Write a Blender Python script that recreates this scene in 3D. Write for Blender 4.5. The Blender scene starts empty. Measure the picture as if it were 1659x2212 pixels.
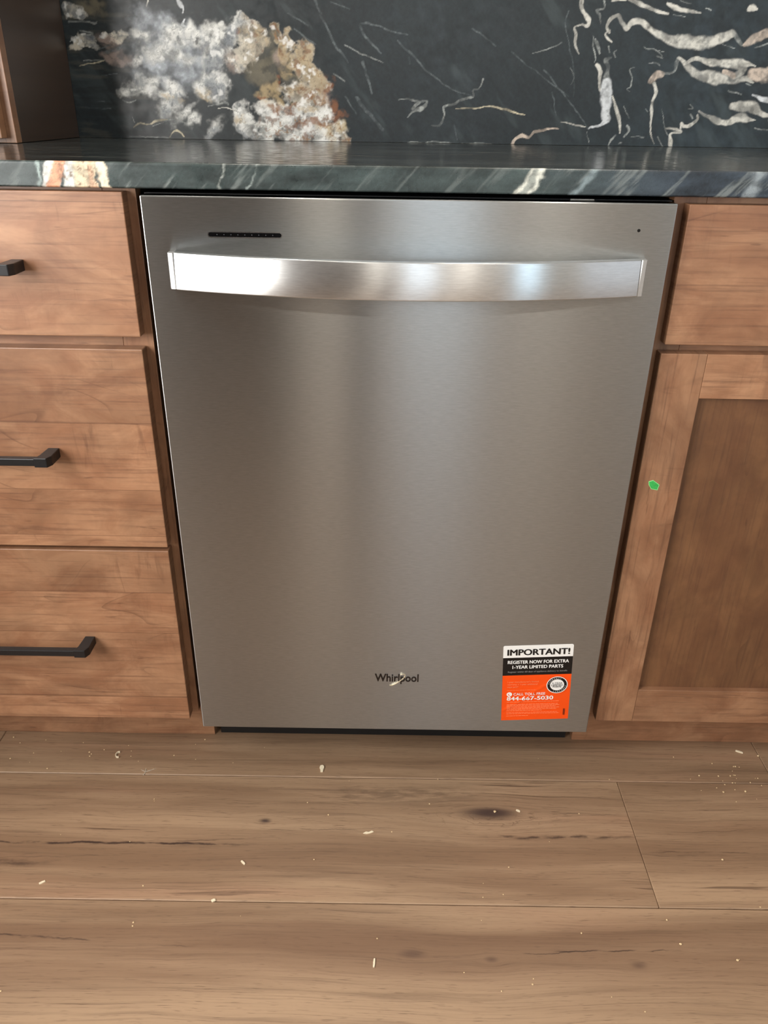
import bpy, bmesh, math, random
import numpy as np
from mathutils import Vector, Matrix

C = bpy.context.scene.collection
SC = bpy.context.scene

# ---------------------------------------------------------------- camera
PITCH, ROLL, YAW = 0.476453, 0.0157026, 0.00079969
fwd = Vector((math.sin(YAW) * math.cos(PITCH), math.cos(YAW) * math.cos(PITCH), -math.sin(PITCH)))
rgt = Vector((math.cos(YAW), -math.sin(YAW), 0))
upv = rgt.cross(fwd)
R_ = rgt * math.cos(ROLL) + upv * math.sin(ROLL)
U_ = upv * math.cos(ROLL) - rgt * math.sin(ROLL)
cd = bpy.data.cameras.new('camera')
cam = bpy.data.objects.new('camera', cd)
C.objects.link(cam)
cd.sensor_fit = 'VERTICAL'
cd.sensor_height = 24.0
cd.sensor_width = 18.0
cd.lens = 1691.137 / 2212 * 24.0
cd.clip_start = 0.02
cam.matrix_world = Matrix(((R_.x, U_.x, -fwd.x, -0.0230111), (R_.y, U_.y, -fwd.y, -0.938624),
                           (R_.z, U_.z, -fwd.z, 0.959853), (0, 0, 0, 1)))
SC.camera = cam

# ---------------------------------------------------------------- sky, lights, exposure
SC.view_settings.view_transform = 'Standard'
SC.view_settings.look = 'None'
SC.view_settings.exposure = 0.35
SC.view_settings.gamma = 1.0
SC.view_settings.use_curve_mapping = False
SC.cycles.use_denoising = True
SC.cycles.max_bounces = 8
SC.cycles.caustics_reflective = False
world = bpy.data.worlds.new('sky')
SC.world = world
world.use_nodes = True
bg = world.node_tree.nodes['Background']
bg.inputs[0].default_value = (0.62, 0.78, 1.0, 1)
bg.inputs[1].default_value = 0.3


def area(name, loc, direction, sx, sy, power, col, shape='RECTANGLE', spread=180):
    l = bpy.data.lights.new(name, 'AREA')
    l.shape = shape
    l.size = sx
    l.size_y = sy
    l.energy = power
    l.color = col
    l.spread = math.radians(spread)
    o = bpy.data.objects.new(name, l)
    o.location = loc
    o.rotation_euler = Vector(direction).to_track_quat('-Z', 'Y').to_euler()
    C.objects.link(o)
    return o


# daylight through the windows of the room behind the camera
area('window_daylight', (-1.29, -1.275, 1.35), (1, 0, 0), 1.45, 1.4, 72, (1.0, 0.97, 0.94))
area('window_daylight', (2.05, -3.74, 1.45), (0, 1, 0), 0.40, 1.3, 9, (0.62, 0.84, 1.0))
area('window_daylight', (0.27, -3.74, 1.50), (0, 1, 0), 0.50, 1.2, 6.5, (0.80, 0.91, 1.0))
area('window_daylight', (2.64, -2.25, 1.30), (-1, 0, 0), 1.5, 1.3, 5.5, (0.86, 0.93, 1.0))
# recessed ceiling lamps
for lx, ly, power in ((-0.35, 0.2, 4), (0.45, 0.2, 4), (-0.35, -3.1, 7), (0.85, -3.1, 7)):
    area('ceiling_lamp', (lx, ly, 2.485), (0, 0, -1), 0.16, 0.16, power, (1.0, 0.91, 0.80), 'DISK')


# ---------------------------------------------------------------- helpers
def lin(r, g=None, b=None):
    if g is None:
        r, g, b = r
    f = lambda v: (v / 255 / 12.92) if v / 255 <= 0.04045 else ((v / 255 + 0.055) / 1.055) ** 2.4
    return (f(r), f(g), f(b), 1)


def tag(o, label=None, cat=None, group=None, kind=None):
    if label: o['label'] = label
    if cat: o['category'] = cat
    if group: o['group'] = group
    if kind: o['kind'] = kind
    return o


def empty(name, loc=(0, 0, 0), parent=None):
    o = bpy.data.objects.new(name, None)
    o.empty_display_size = 0.05
    C.objects.link(o)
    o.location = loc
    if parent: o.parent = parent
    return o


def obj(name, bm, mat, parent=None, smooth=False):
    me = bpy.data.meshes.new(name)
    bm.normal_update()
    bm.to_mesh(me)
    bm.free()
    for m in (mat if isinstance(mat, (list, tuple)) else [mat]):
        me.materials.append(m)
    if smooth:
        me.polygons.foreach_set('use_smooth', [True] * len(me.polygons))
    o = bpy.data.objects.new(name, me)
    C.objects.link(o)
    if parent: o.parent = parent
    return o


def box(bm, x0, x1, y0, y1, z0, z1, bev=0.0, seg=2):
    t = bmesh.new()
    bmesh.ops.create_cube(t, size=1)
    for v in t.verts:
        v.co = Vector(((x0 + x1) / 2 + v.co.x * (x1 - x0), (y0 + y1) / 2 + v.co.y * (y1 - y0), (z0 + z1) / 2 + v.co.z * (z1 - z0)))
    if bev:
        bmesh.ops.bevel(t, geom=list(t.edges), offset=bev, segments=seg, profile=0.5, affect='EDGES')
    me = bpy.data.meshes.new('tmp')
    t.to_mesh(me)
    t.free()
    bm.from_mesh(me)
    bpy.data.meshes.remove(me)
    return bm


def bx(*a, **k):
    return box(bmesh.new(), *a, **k)


def prism(bm, pts, a0, a1, axis='y'):
    """extrude a closed outline (list of 2-D points) from a0 to a1 along an axis"""
    mk = {'y': lambda p, a: (p[0], a, p[1]), 'z': lambda p, a: (p[0], p[1], a), 'x': lambda p, a: (a, p[0], p[1])}[axis]
    A = [bm.verts.new(mk(p, a0)) for p in pts]
    B = [bm.verts.new(mk(p, a1)) for p in pts]
    fs = [bm.faces.new(A), bm.faces.new(B[::-1])]
    n = len(pts)
    for i in range(n):
        fs.append(bm.faces.new((A[i], B[i], B[(i + 1) % n], A[(i + 1) % n])))
    bmesh.ops.recalc_face_normals(bm, faces=fs)
    return bm


class NT:
    """small builder for node materials"""
    def __init__(self, name):
        self.m = bpy.data.materials.new(name)
        self.m.use_nodes = True
        self.t = self.m.node_tree
        self.t.nodes.clear()
        self.out = self.t.nodes.new('ShaderNodeOutputMaterial')
        self.b = self.t.nodes.new('ShaderNodeBsdfPrincipled')
        self.t.links.new(self.b.outputs[0], self.out.inputs[0])

    def put(self, sock, v):
        if isinstance(v, bpy.types.NodeSocket):
            self.t.links.new(v, sock)
        elif v is not None:
            sock.default_value = v

    def node(self, kind, **props):
        n = self.t.nodes.new(kind)
        for k, v in props.items(): setattr(n, k, v)
        return n

    def math(self, op, a, b=None, c=None, clamp=False):
        n = self.node('ShaderNodeMath', operation=op, use_clamp=clamp)
        for i, v in enumerate((a, b, c)): self.put(n.inputs[i], v)
        return n.outputs[0]

    def xyz(self, v):
        n = self.node('ShaderNodeSeparateXYZ')
        self.put(n.inputs[0], v)
        return n.outputs

    def vec(self, x=0.0, y=0.0, z=0.0):
        n = self.node('ShaderNodeCombineXYZ')
        for i, v in enumerate((x, y, z)): self.put(n.inputs[i], v)
        return n.outputs[0]

    def noise(self, vec, scale, detail=3, rough=0.55, dist=0.0):
        n = self.node('ShaderNodeTexNoise')
        self.put(n.inputs['Vector'], vec)
        n.inputs['Scale'].default_value = scale
        n.inputs['Detail'].default_value = detail
        n.inputs['Roughness'].default_value = rough
        n.inputs['Distortion'].default_value = dist
        return n.outputs[0]

    def white(self, v):
        n = self.node('ShaderNodeTexWhiteNoise', noise_dimensions='1D')
        self.put(n.inputs['W'], v)
        return n.outputs[0]

    def step(self, v, a, b, lo=0.0, hi=1.0):
        n = self.node('ShaderNodeMapRange', interpolation_type='SMOOTHSTEP')
        self.put(n.inputs['Value'], v)
        n.inputs['From Min'].default_value = a
        n.inputs['From Max'].default_value = b
        n.inputs['To Min'].default_value = lo
        n.inputs['To Max'].default_value = hi
        return n.outputs[0]

    def mix(self, fac, a, b, blend='MIX'):
        n = self.node('ShaderNodeMix', data_type='RGBA', blend_type=blend)
        self.put(n.inputs[0], fac)
        self.put(n.inputs[6], a)
        self.put(n.inputs[7], b)
        return n.outputs[2]

    def bump(self, h, strength, dist=0.001):
        n = self.node('ShaderNodeBump')
        n.inputs['Strength'].default_value = strength
        n.inputs['Distance'].default_value = dist
        self.put(n.inputs['Height'], h)
        self.put(self.b.inputs['Normal'], n.outputs[0])
        return n.outputs[0]

    def set(self, **k):
        for n, v in k.items(): self.put(self.b.inputs[n.replace('_', ' ')], v)
        return self


def plain(name, col, rough=0.5, metal=0.0, spec=0.5, mottled=0.06, scale=30):
    n = NT(name)
    v = n.node('ShaderNodeTexCoord').outputs['Object']
    f = n.noise(v, scale, 3)
    k = n.step(f, 0.25, 0.75, 1 - mottled, 1 + mottled)
    c = n.node('ShaderNodeVectorMath', operation='SCALE')
    c.inputs[0].default_value = col[:3]
    n.put(c.inputs['Scale'], k)
    n.set(Base_Color=c.outputs[0], Roughness=rough, Metallic=metal)
    n.b.inputs['Specular IOR Level'].default_value = spec
    return n.m


def maple(name, axis, light, mid, dark, stave=None, knots=(), rough=0.42):
    """stained maple: grain along the axis ('x' or 'z'), glued staves across it"""
    n = NT(name)
    P = n.xyz(n.node('ShaderNodeTexCoord').outputs['Object'])
    rnd = n.node('ShaderNodeObjectInfo').outputs['Random']
    g, c = (P[0], P[2]) if axis == 'x' else (P[2], P[0])
    if stave:
        wob = n.math('ADD', n.math('DIVIDE', c, stave), n.math('MULTIPLY', rnd, 5.0))
        # uneven staves: bend the count so boards differ in width
        wob = n.math('ADD', wob, n.math('MULTIPLY', n.math('SINE', n.math('MULTIPLY', wob, 1.9)), 0.28))
        sid = n.math('FLOOR', wob)
        srand = n.white(n.math('ADD', sid, n.math('MULTIPLY', rnd, 91.0)))
        frac = n.math('SUBTRACT', wob, sid)
        joint = n.math('MINIMUM', frac, n.math('SUBTRACT', 1.0, frac))
    else:
        srand = n.white(n.math('MULTIPLY', rnd, 91.0))
    off = n.math('ADD', n.math('MULTIPLY', srand, 17.0), n.math('MULTIPLY', rnd, 9.0))
    base = n.vec(n.math('ADD', g, off), c, n.math('MULTIPLY', srand, 3.0))
    wx = n.xyz(base)
    low = n.noise(n.vec(n.math('MULTIPLY', wx[0], 2.2), n.math('MULTIPLY', wx[1], 7.0), wx[2]), 1.0, 2, 0.5, 0.6)
    # growth rings: contour lines of a stretched field
    fld = n.math('ADD', n.math('MULTIPLY', low, 9.0), n.math('MULTIPLY', wx[1], 14.0))
    ring = n.math('FRACT', fld)
    ringline = n.math('MULTIPLY', n.step(ring, 0.0, 0.10, 1.0, 0.0), n.step(n.noise(base, 9.0, 2), 0.45, 0.7))
    fine = n.noise(n.vec(n.math('MULTIPLY', wx[0], 9.0), n.math('MULTIPLY', wx[1], 260.0), wx[2]), 1.0, 4, 0.6)
    blot = n.noise(n.vec(n.math('MULTIPLY', wx[0], 9.0), n.math('MULTIPLY', wx[1], 20.0), wx[2]), 1.0, 4, 0.62, 0.9)
    curl = n.noise(n.vec(n.math('MULTIPLY', wx[0], 55.0), n.math('MULTIPLY', wx[1], 9.0), wx[2]), 1.0, 3, 0.6, 1.2)
    speck = n.noise(n.vec(n.math('MULTIPLY', wx[0], 22.0), n.math('MULTIPLY', wx[1], 150.0), wx[2]), 1.0, 2, 0.5)
    col = n.mix(n.step(blot, 0.30, 0.72), mid, light)
    col = n.mix(n.math('MULTIPLY', n.step(curl, 0.55, 0.8), n.step(low, 0.5, 0.62, 0.0, 0.5)), col, dark)
    col = n.mix(n.step(fine, 0.48, 0.75, 0.0, 0.45), col, dark)
    col = n.mix(n.math('MULTIPLY', ringline, 0.42), col, dark)
    col = n.mix(n.step(speck, 0.69, 0.77, 0.0, 0.45), col, dark)
    tone = n.step(srand, 0.0, 1.0, 0.86, 1.10)
    sc = n.node('ShaderNodeVectorMath', operation='SCALE')
    n.put(sc.inputs[0], col)
    n.put(sc.inputs['Scale'], n.math('MULTIPLY', tone, n.step(n.noise(base, 13.0, 5, 0.65, 0.4), 0.28, 0.72, 0.84, 1.14)))
    col = sc.outputs[0]
    if stave:
        col = n.mix(n.step(joint, 0.0, 0.012, 0.5, 0.0), col, dark)
    for kx, kz, rx, rz, st in knots:
        dx = n.math('DIVIDE', n.math('SUBTRACT', P[0], kx), rx)
        dz = n.math('DIVIDE', n.math('SUBTRACT', P[2], kz), rz)
        d = n.math('SQRT', n.math('ADD', n.math('MULTIPLY', dx, dx), n.math('MULTIPLY', dz, dz)))
        d = n.math('ADD', d, n.math('MULTIPLY', n.math('SUBTRACT', fine, 0.5), 1.2))
        col = n.mix(n.step(d, 0.3, 1.1, st, 0.0), col, (dark[0] * .35, dark[1] * .33, dark[2] * .33, 1))
    n.set(Base_Color=col, Roughness=n.step(fine, 0.3, 0.7, rough - .04, rough + .06))
    n.b.inputs['Coat Weight'].default_value = 0.5
    n.b.inputs['Coat Roughness'].default_value = 0.38
    n.bump(n.math('ADD', fine, n.math('MULTIPLY', blot, 0.6)), 0.10, 0.0006)
    return n.m


# ---------------------------------------------------------------- numpy noise for the stone
def vnoise(x, y, seed):
    xi = np.floor(x).astype(np.int64); yi = np.floor(y).astype(np.int64)
    fx = x - xi; fy = y - yi
    fx = fx * fx * (3 - 2 * fx); fy = fy * fy * (3 - 2 * fy)

    def h(a, b):
        n = (a * 374761393 + b * 668265263 + seed * 144665) & 0xffffffff
        n = ((n ^ (n >> 13)) * 1274126177) & 0xffffffff
        return ((n ^ (n >> 16)) & 0xffff) / 65535.0
    return (h(xi, yi) * (1 - fx) + h(xi + 1, yi) * fx) * (1 - fy) + (h(xi, yi + 1) * (1 - fx) + h(xi + 1, yi + 1) * fx) * fy


def fbm(x, y, wl, octv=4, seed=0, gain=0.55):
    s = np.zeros_like(x); a = 1.0; t = 0.0
    for o in range(octv):
        s += a * vnoise(x / wl * 2 ** o + 13.7 * o, y / wl * 2 ** o - 7.1 * o, seed + o)
        t += a; a *= gain
    return s / t


def sstep(v, a, b):
    t = np.clip((v - a) / (b - a), 0, 1)
    return t * t * (3 - 2 * t)


def blend(col, m, c):
    col += (np.asarray(c)[..., :3] - col) * m[:, None]


# veins (tone, [(x, z, half width) in mm]) and crystal patches (kind, x, z, rx, rz, turn, strength) of the slab
VEINS = [(0,[(362.9,181.8,2.2),(356.5,189.8,2.64),(361.2,200.6,3.08),(371.9,206.1,3.08),(379.8,195.5,3.08),(391.5,187.6,3.3),(399.7,195.8,4.18),(413.1,196.8,4.18),(429.1,189.0,4.62),(447.6,179.4,5.5),(467.9,172.4,6.37),(487.5,169.0,8.57),(513.2,167.6,10.11),(540.3,169.7,8.79),(564.3,176.4,6.81),(578.3,181.7,5.93)]),(4,[(580.4,184.8,1.98),(587.4,176.7,3.74),(598.7,164.2,2.64)]),(1,[(602.9,164.2,3.3),(612.0,170.7,7.03),(632.9,181.0,6.59),(648.4,186.6,5.5)]),(0,[(386.5,232.6,2.42),(406.4,225.0,3.08),(432.8,216.6,3.08),(459.8,211.1,1.32)]),(0,[(455.1,225.7,1.76),(469.7,219.7,3.74),(491.3,215.6,2.86),(516.9,210.8,0.88)]),(0,[(599.0,218.8,2.2),(604.6,221.5,4.4),(613.4,219.5,1.76)]),(0,[(360.2,228.8,1.76),(382.9,229.4,1.54)]),(0,[(306.9,231.5,2.86),(307.9,215.8,2.2),(315.3,207.1,2.64),(323.3,197.4,3.52),(319.7,189.7,2.64),(311.1,191.0,1.32),(299.9,188.2,1.32),(304.5,176.5,1.76),(304.0,163.8,1.98),(312.1,147.4,0.55)]),(4,[(344.4,230.3,1.54),(347.0,216.3,1.54),(334.3,213.5,1.76),(342.9,203.9,1.76),(345.7,191.5,0.55)]),(0,[(345.7,131.2,2.86),(352.6,120.1,3.3),(354.7,105.1,2.86),(358.0,93.7,3.74)]),(4,[(370.0,140.8,1.76),(362.0,137.0,3.3),(366.5,127.8,2.64),(365.5,112.8,5.06),(368.2,101.5,6.59)]),(3,[(367.9,103.4,7.69),(367.6,90.0,10.11),(370.7,76.6,9.67),(373.9,65.0,8.13),(373.2,51.4,6.59),(377.6,43.6,5.5),(367.7,35.5,2.64),(349.5,31.3,1.98),(345.6,27.3,0.88)]),(0,[(381.8,82.5,1.1),(388.1,69.1,1.98),(394.6,55.6,2.42),(399.3,41.9,2.42),(405.1,22.1,0.88)]),(4,[(338.2,169.7,1.98),(343.7,160.7,2.64),(348.4,149.8,1.54)]),(4,[(334.3,175.1,0.88),(335.2,160.6,0.88),(342.0,142.3,0.88),(340.9,134.9,0.66)]),(0,[(363.5,184.5,1.32),(354.7,179.9,1.32),(362.2,171.9,1.76),(368.2,167.4,1.1)]),(4,[(363.8,161.0,1.1),(366.5,150.0,1.1)]),(4,[(378.7,153.9,0.88),(374.5,149.2,1.54),(377.3,141.9,1.1)]),(4,[(414.7,128.4,0.77),(405.6,124.6,0.99),(412.0,111.5,1.1),(412.4,98.3,0.99),(406.1,94.4,0.66),(412.4,88.7,0.55)]),(1,[(449.1,109.2,5.5),(455.3,116.8,6.15),(465.1,116.0,4.4)]),(4,[(469.1,118.0,2.2),(485.8,121.0,1.98),(488.2,131.3,3.3),(490.4,142.5,2.86)]),(0,[(490.4,142.5,2.42),(501.2,136.1,3.3),(517.4,124.2,5.5),(531.7,116.9,6.59),(549.3,115.3,8.79),(567.1,112.7,9.23),(595.4,111.2,6.15),(618.7,113.4,4.84),(632.2,106.0,1.32)]),(0,[(502.9,132.5,1.98),(520.2,142.9,3.3),(549.0,137.7,4.84),(572.8,136.2,6.15),(600.6,136.6,8.57),(607.3,125.5,6.59),(592.3,115.9,5.5)]),(1,[(575.6,123.2,3.3),(594.0,117.8,5.5)]),(0,[(604.4,138.5,5.5),(629.0,134.2,1.54)]),(1,[(627.5,122.0,8.79),(642.9,120.3,10.44),(665.3,116.9,9.89)]),(0,[(454.5,102.6,2.42),(459.7,91.3,2.64),(454.8,75.9,1.98),(457.8,58.4,3.08),(457.9,44.7,1.32),(459.8,26.9,1.54),(470.2,5.0,0.55)]),(4,[(445.8,64.1,0.44),(450.1,58.3,0.44)]),(0,[(542.0,59.6,1.54),(559.8,53.0,3.08),(581.6,43.5,4.84),(601.7,42.4,4.62),(619.6,50.9,7.69),(635.9,47.2,4.4),(649.3,46.4,0.88)]),(0,[(602.2,70.2,5.5),(622.1,69.5,8.57),(642.8,64.9,7.69),(657.7,57.3,3.74),(680.8,52.7,2.42)]),(3,[(634.7,86.1,1.32),(652.0,81.5,3.52),(674.2,79.9,3.74)]),(4,[(590.5,94.1,1.32),(614.5,88.6,1.32)]),(4,[(620.6,104.9,0.88),(630.1,101.3,1.1)]),(0,[(541.0,53.7,1.54),(543.2,45.9,2.2),(532.3,35.9,3.08),(521.7,33.7,2.42),(515.3,38.6,1.76),(515.5,31.6,1.54)]),(0,[(486.9,30.3,1.54),(505.0,28.5,2.2),(518.8,25.7,1.98),(499.8,20.5,1.76),(499.6,9.4,3.96),(501.0,-0.7,3.52)]),(4,[(528.9,53.5,1.32),(534.3,48.7,0.88)]),(4,[(525.9,69.1,0.66),(531.2,64.3,1.1),(523.0,61.3,0.55)]),(0,[(313.4,36.7,0.44),(327.1,34.0,0.77),(339.1,30.0,0.55)]),(4,[(425.8,158.2,0.55),(434.8,155.5,0.88),(447.5,155.7,0.88),(461.1,144.9,0.55)]),(4,[(451.5,144.7,0.88),(461.6,142.1,0.66)]),(4,[(439.6,133.4,0.77),(451.2,134.5,1.1),(459.4,130.6,0.66)]),(4,[(451.9,154.9,0.44),(462.9,152.8,0.55)]),(4,[(474.2,64.5,0.44),(483.8,35.2,0.66),(494.6,18.4,0.55)]),(4,[(427.0,17.4,0.66),(437.9,18.6,0.88),(449.5,15.7,0.88),(438.6,14.6,0.66)]),(4,[(387.3,-0.3,1.1),(389.5,7.9,1.54),(398.0,18.0,1.54)]),(4,[(415.5,34.2,2.2),(421.1,26.3,1.76),(413.8,16.2,1.32)]),(4,[(405.7,4.0,1.1),(410.9,6.1,0.88)]),(4,[(404.0,65.5,0.44),(415.5,48.0,0.55)]),(4,[(475.9,17.1,0.66),(488.0,-0.9,0.55)]),(4,[(652.0,34.6,0.88),(675.5,28.9,1.1)]),(4,[(564.7,164.6,0.44),(587.0,159.4,0.66)]),(4,[(298.0,126.8,0.44),(308.4,112.0,0.44),(305.5,100.6,0.44)]),(4,[(344.2,21.3,0.44),(348.9,3.2,0.44)]),(4,[(465.5,13.0,0.44),(471.4,5.0,0.44)]),(4,[(469.6,209.1,0.66),(489.0,205.9,0.66)]),(4,[(478.1,230.3,0.66),(495.7,225.3,0.66)]),(4,[(522.0,218.7,0.66),(535.0,216.2,0.66)]),(4,[(624.9,160.9,0.88),(644.3,168.4,1.54)]),(4,[(-7.8,71.1,0.85),(9.1,73.2,1.06),(30.3,67.9,2.12),(45.1,68.8,1.49),(37.1,56.7,3.4),(22.4,52.7,2.12),(9.9,43.0,1.06)]),(4,[(30.4,66.0,2.98),(20.1,56.5,2.55)]),(4,[(145.1,106.5,1.06),(138.6,91.7,1.27),(128.3,88.6,1.06),(127.9,76.7,1.7),(110.4,72.7,1.91),(93.9,65.0,1.91),(75.2,59.1,1.7),(78.8,45.9,1.27),(70.1,30.5,1.7),(55.2,30.3,0.85)]),(2,[(98.5,58.3,0.85),(136.7,58.1,1.06),(153.4,61.3,0.85),(170.5,60.4,1.49),(196.4,55.1,1.49),(225.7,49.9,0.64)]),(0,[(293.8,39.4,0.64),(317.8,34.8,1.06),(339.8,29.7,0.64)]),(1,[(207.5,1.5,2.55),(211.1,9.3,2.12),(225.7,14.2,2.12),(238.9,11.7,2.12),(246.5,21.5,1.91),(267.4,26.4,1.91),(290.9,27.5,0.85)]),(5,[(271.4,86.1,0.85),(284.1,48.8,0.64)]),(5,[(286.3,212.5,1.06),(283.7,193.6,0.85),(294.1,158.8,0.85),(308.1,112.3,0.85),(312.2,79.3,0.64)]),(4,[(279.1,163.9,1.06),(253.6,152.9,0.85),(229.5,147.3,0.42)]),(5,[(95.8,30.9,0.85),(103.5,7.8,1.06)]),(5,[(119.9,184.5,1.27),(162.8,157.0,1.27)]),(5,[(-34.7,180.7,1.27),(6.3,172.5,0.85)]),(5,[(-9.8,161.7,1.7),(71.2,98.1,1.27),(131.2,76.7,0.64)]),(5,[(9.4,137.2,1.27),(11.7,126.4,1.27)]),(5,[(252.8,122.5,1.27),(319.3,56.9,1.06),(344.5,26.7,0.85)]),(5,[(192.5,146.8,1.06),(303.8,79.1,0.85)]),(4,[(11.1,0.6,0.85),(97.4,0.7,1.06),(201.2,-0.2,0.85)]),(4,[(-104.2,155.2,1.06),(-71.3,141.4,1.06),(-36.0,127.6,0.85)]),(5,[(-155.8,221.9,2.12),(-146.2,203.3,1.7)]),(5,[(-79.5,188.0,1.06),(-59.2,189.0,1.06),(-34.7,180.7,0.85)]),(5,[(-79.5,185.3,2.12),(-63.1,164.5,1.7),(-40.3,143.6,1.27)]),(5,[(-148.3,201.6,1.49),(-122.6,160.2,1.91),(-98.2,127.8,1.27)]),(5,[(-73.3,130.6,2.12),(-62.8,107.2,1.91),(-55.2,81.6,1.49)]),(5,[(-127.7,219.6,0.85),(-95.6,209.1,0.85)]),(4,[(-125.4,110.8,0.85),(-104.7,99.4,1.06)]),(5,[(-205.0,200.1,0.85),(-169.0,184.1,1.27)]),(5,[(-193.7,176.8,1.06),(-157.6,156.2,0.85)]),(5,[(-104.9,73.5,1.27),(-83.9,47.4,1.06)]),(5,[(-83.8,73.8,2.98),(-36.7,21.3,2.98)]),(4,[(-589.5,184.6,1.74),(-571.0,185.5,1.22),(-544.7,183.0,1.39),(-538.4,186.0,0.87)]),(4,[(-591.4,153.8,0.87),(-574.8,162.6,1.05),(-548.7,168.0,1.05)]),(4,[(-571.8,170.6,0.87),(-548.5,169.5,0.87)]),(4,[(-572.5,124.8,0.52),(-555.5,125.0,0.87),(-535.0,125.3,0.52)]),(2,[(-580.5,117.3,0.7),(-549.1,122.2,0.87),(-535.0,125.3,0.7)]),(5,[(-545.4,101.4,0.52),(-513.9,106.3,0.7)]),(5,[(-581.0,50.7,0.7),(-536.1,48.2,0.7)]),(5,[(-562.1,60.2,0.52),(-544.8,59.6,0.7)]),(4,[(-511.5,62.4,0.7),(-499.7,59.5,1.22),(-486.8,65.1,0.7)]),(2,[(-498.4,17.4,0.7),(-485.0,25.5,1.22),(-465.8,24.2,1.05),(-454.5,30.6,1.92),(-433.3,32.5,0.87)]),(2,[(-431.2,4.1,0.7),(-425.0,12.1,1.05),(-414.4,12.3,1.22),(-405.5,4.4,0.87)]),(4,[(-461.0,21.1,0.52),(-429.8,32.5,0.7),(-407.3,29.7,1.05),(-397.3,25.1,0.52)]),(4,[(-507.4,3.0,0.52),(-468.4,3.5,0.87),(-433.1,3.2,0.87)]),(4,[(-496.1,34.7,0.52),(-494.7,25.3,0.7)]),(0,[(-446.1,218.0,1.22),(-450.0,206.9,0.52)]),(3,[(-394.3,217.3,3.48),(-390.7,211.8,4.35),(-386.4,205.6,1.39),(-388.1,197.9,0.7)]),(3,[(-386.5,188.7,1.22),(-390.6,181.6,2.09),(-385.1,178.1,1.22)]),(5,[(-533.2,137.1,2.61),(-508.7,143.3,2.09),(-500.9,150.6,0.87)]),(5,[(-544.2,142.8,1.22),(-521.4,148.9,1.05)]),(0,[(-338.4,50.9,0.52),(-317.4,52.8,0.7),(-302.1,46.8,0.52)]),(0,[(-272.1,25.3,0.7),(-258.0,25.5,0.87),(-238.9,21.9,0.44)]),(4,[(-355.4,55.4,0.87),(-323.7,60.4,1.39),(-318.8,57.4,0.7)])]
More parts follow.
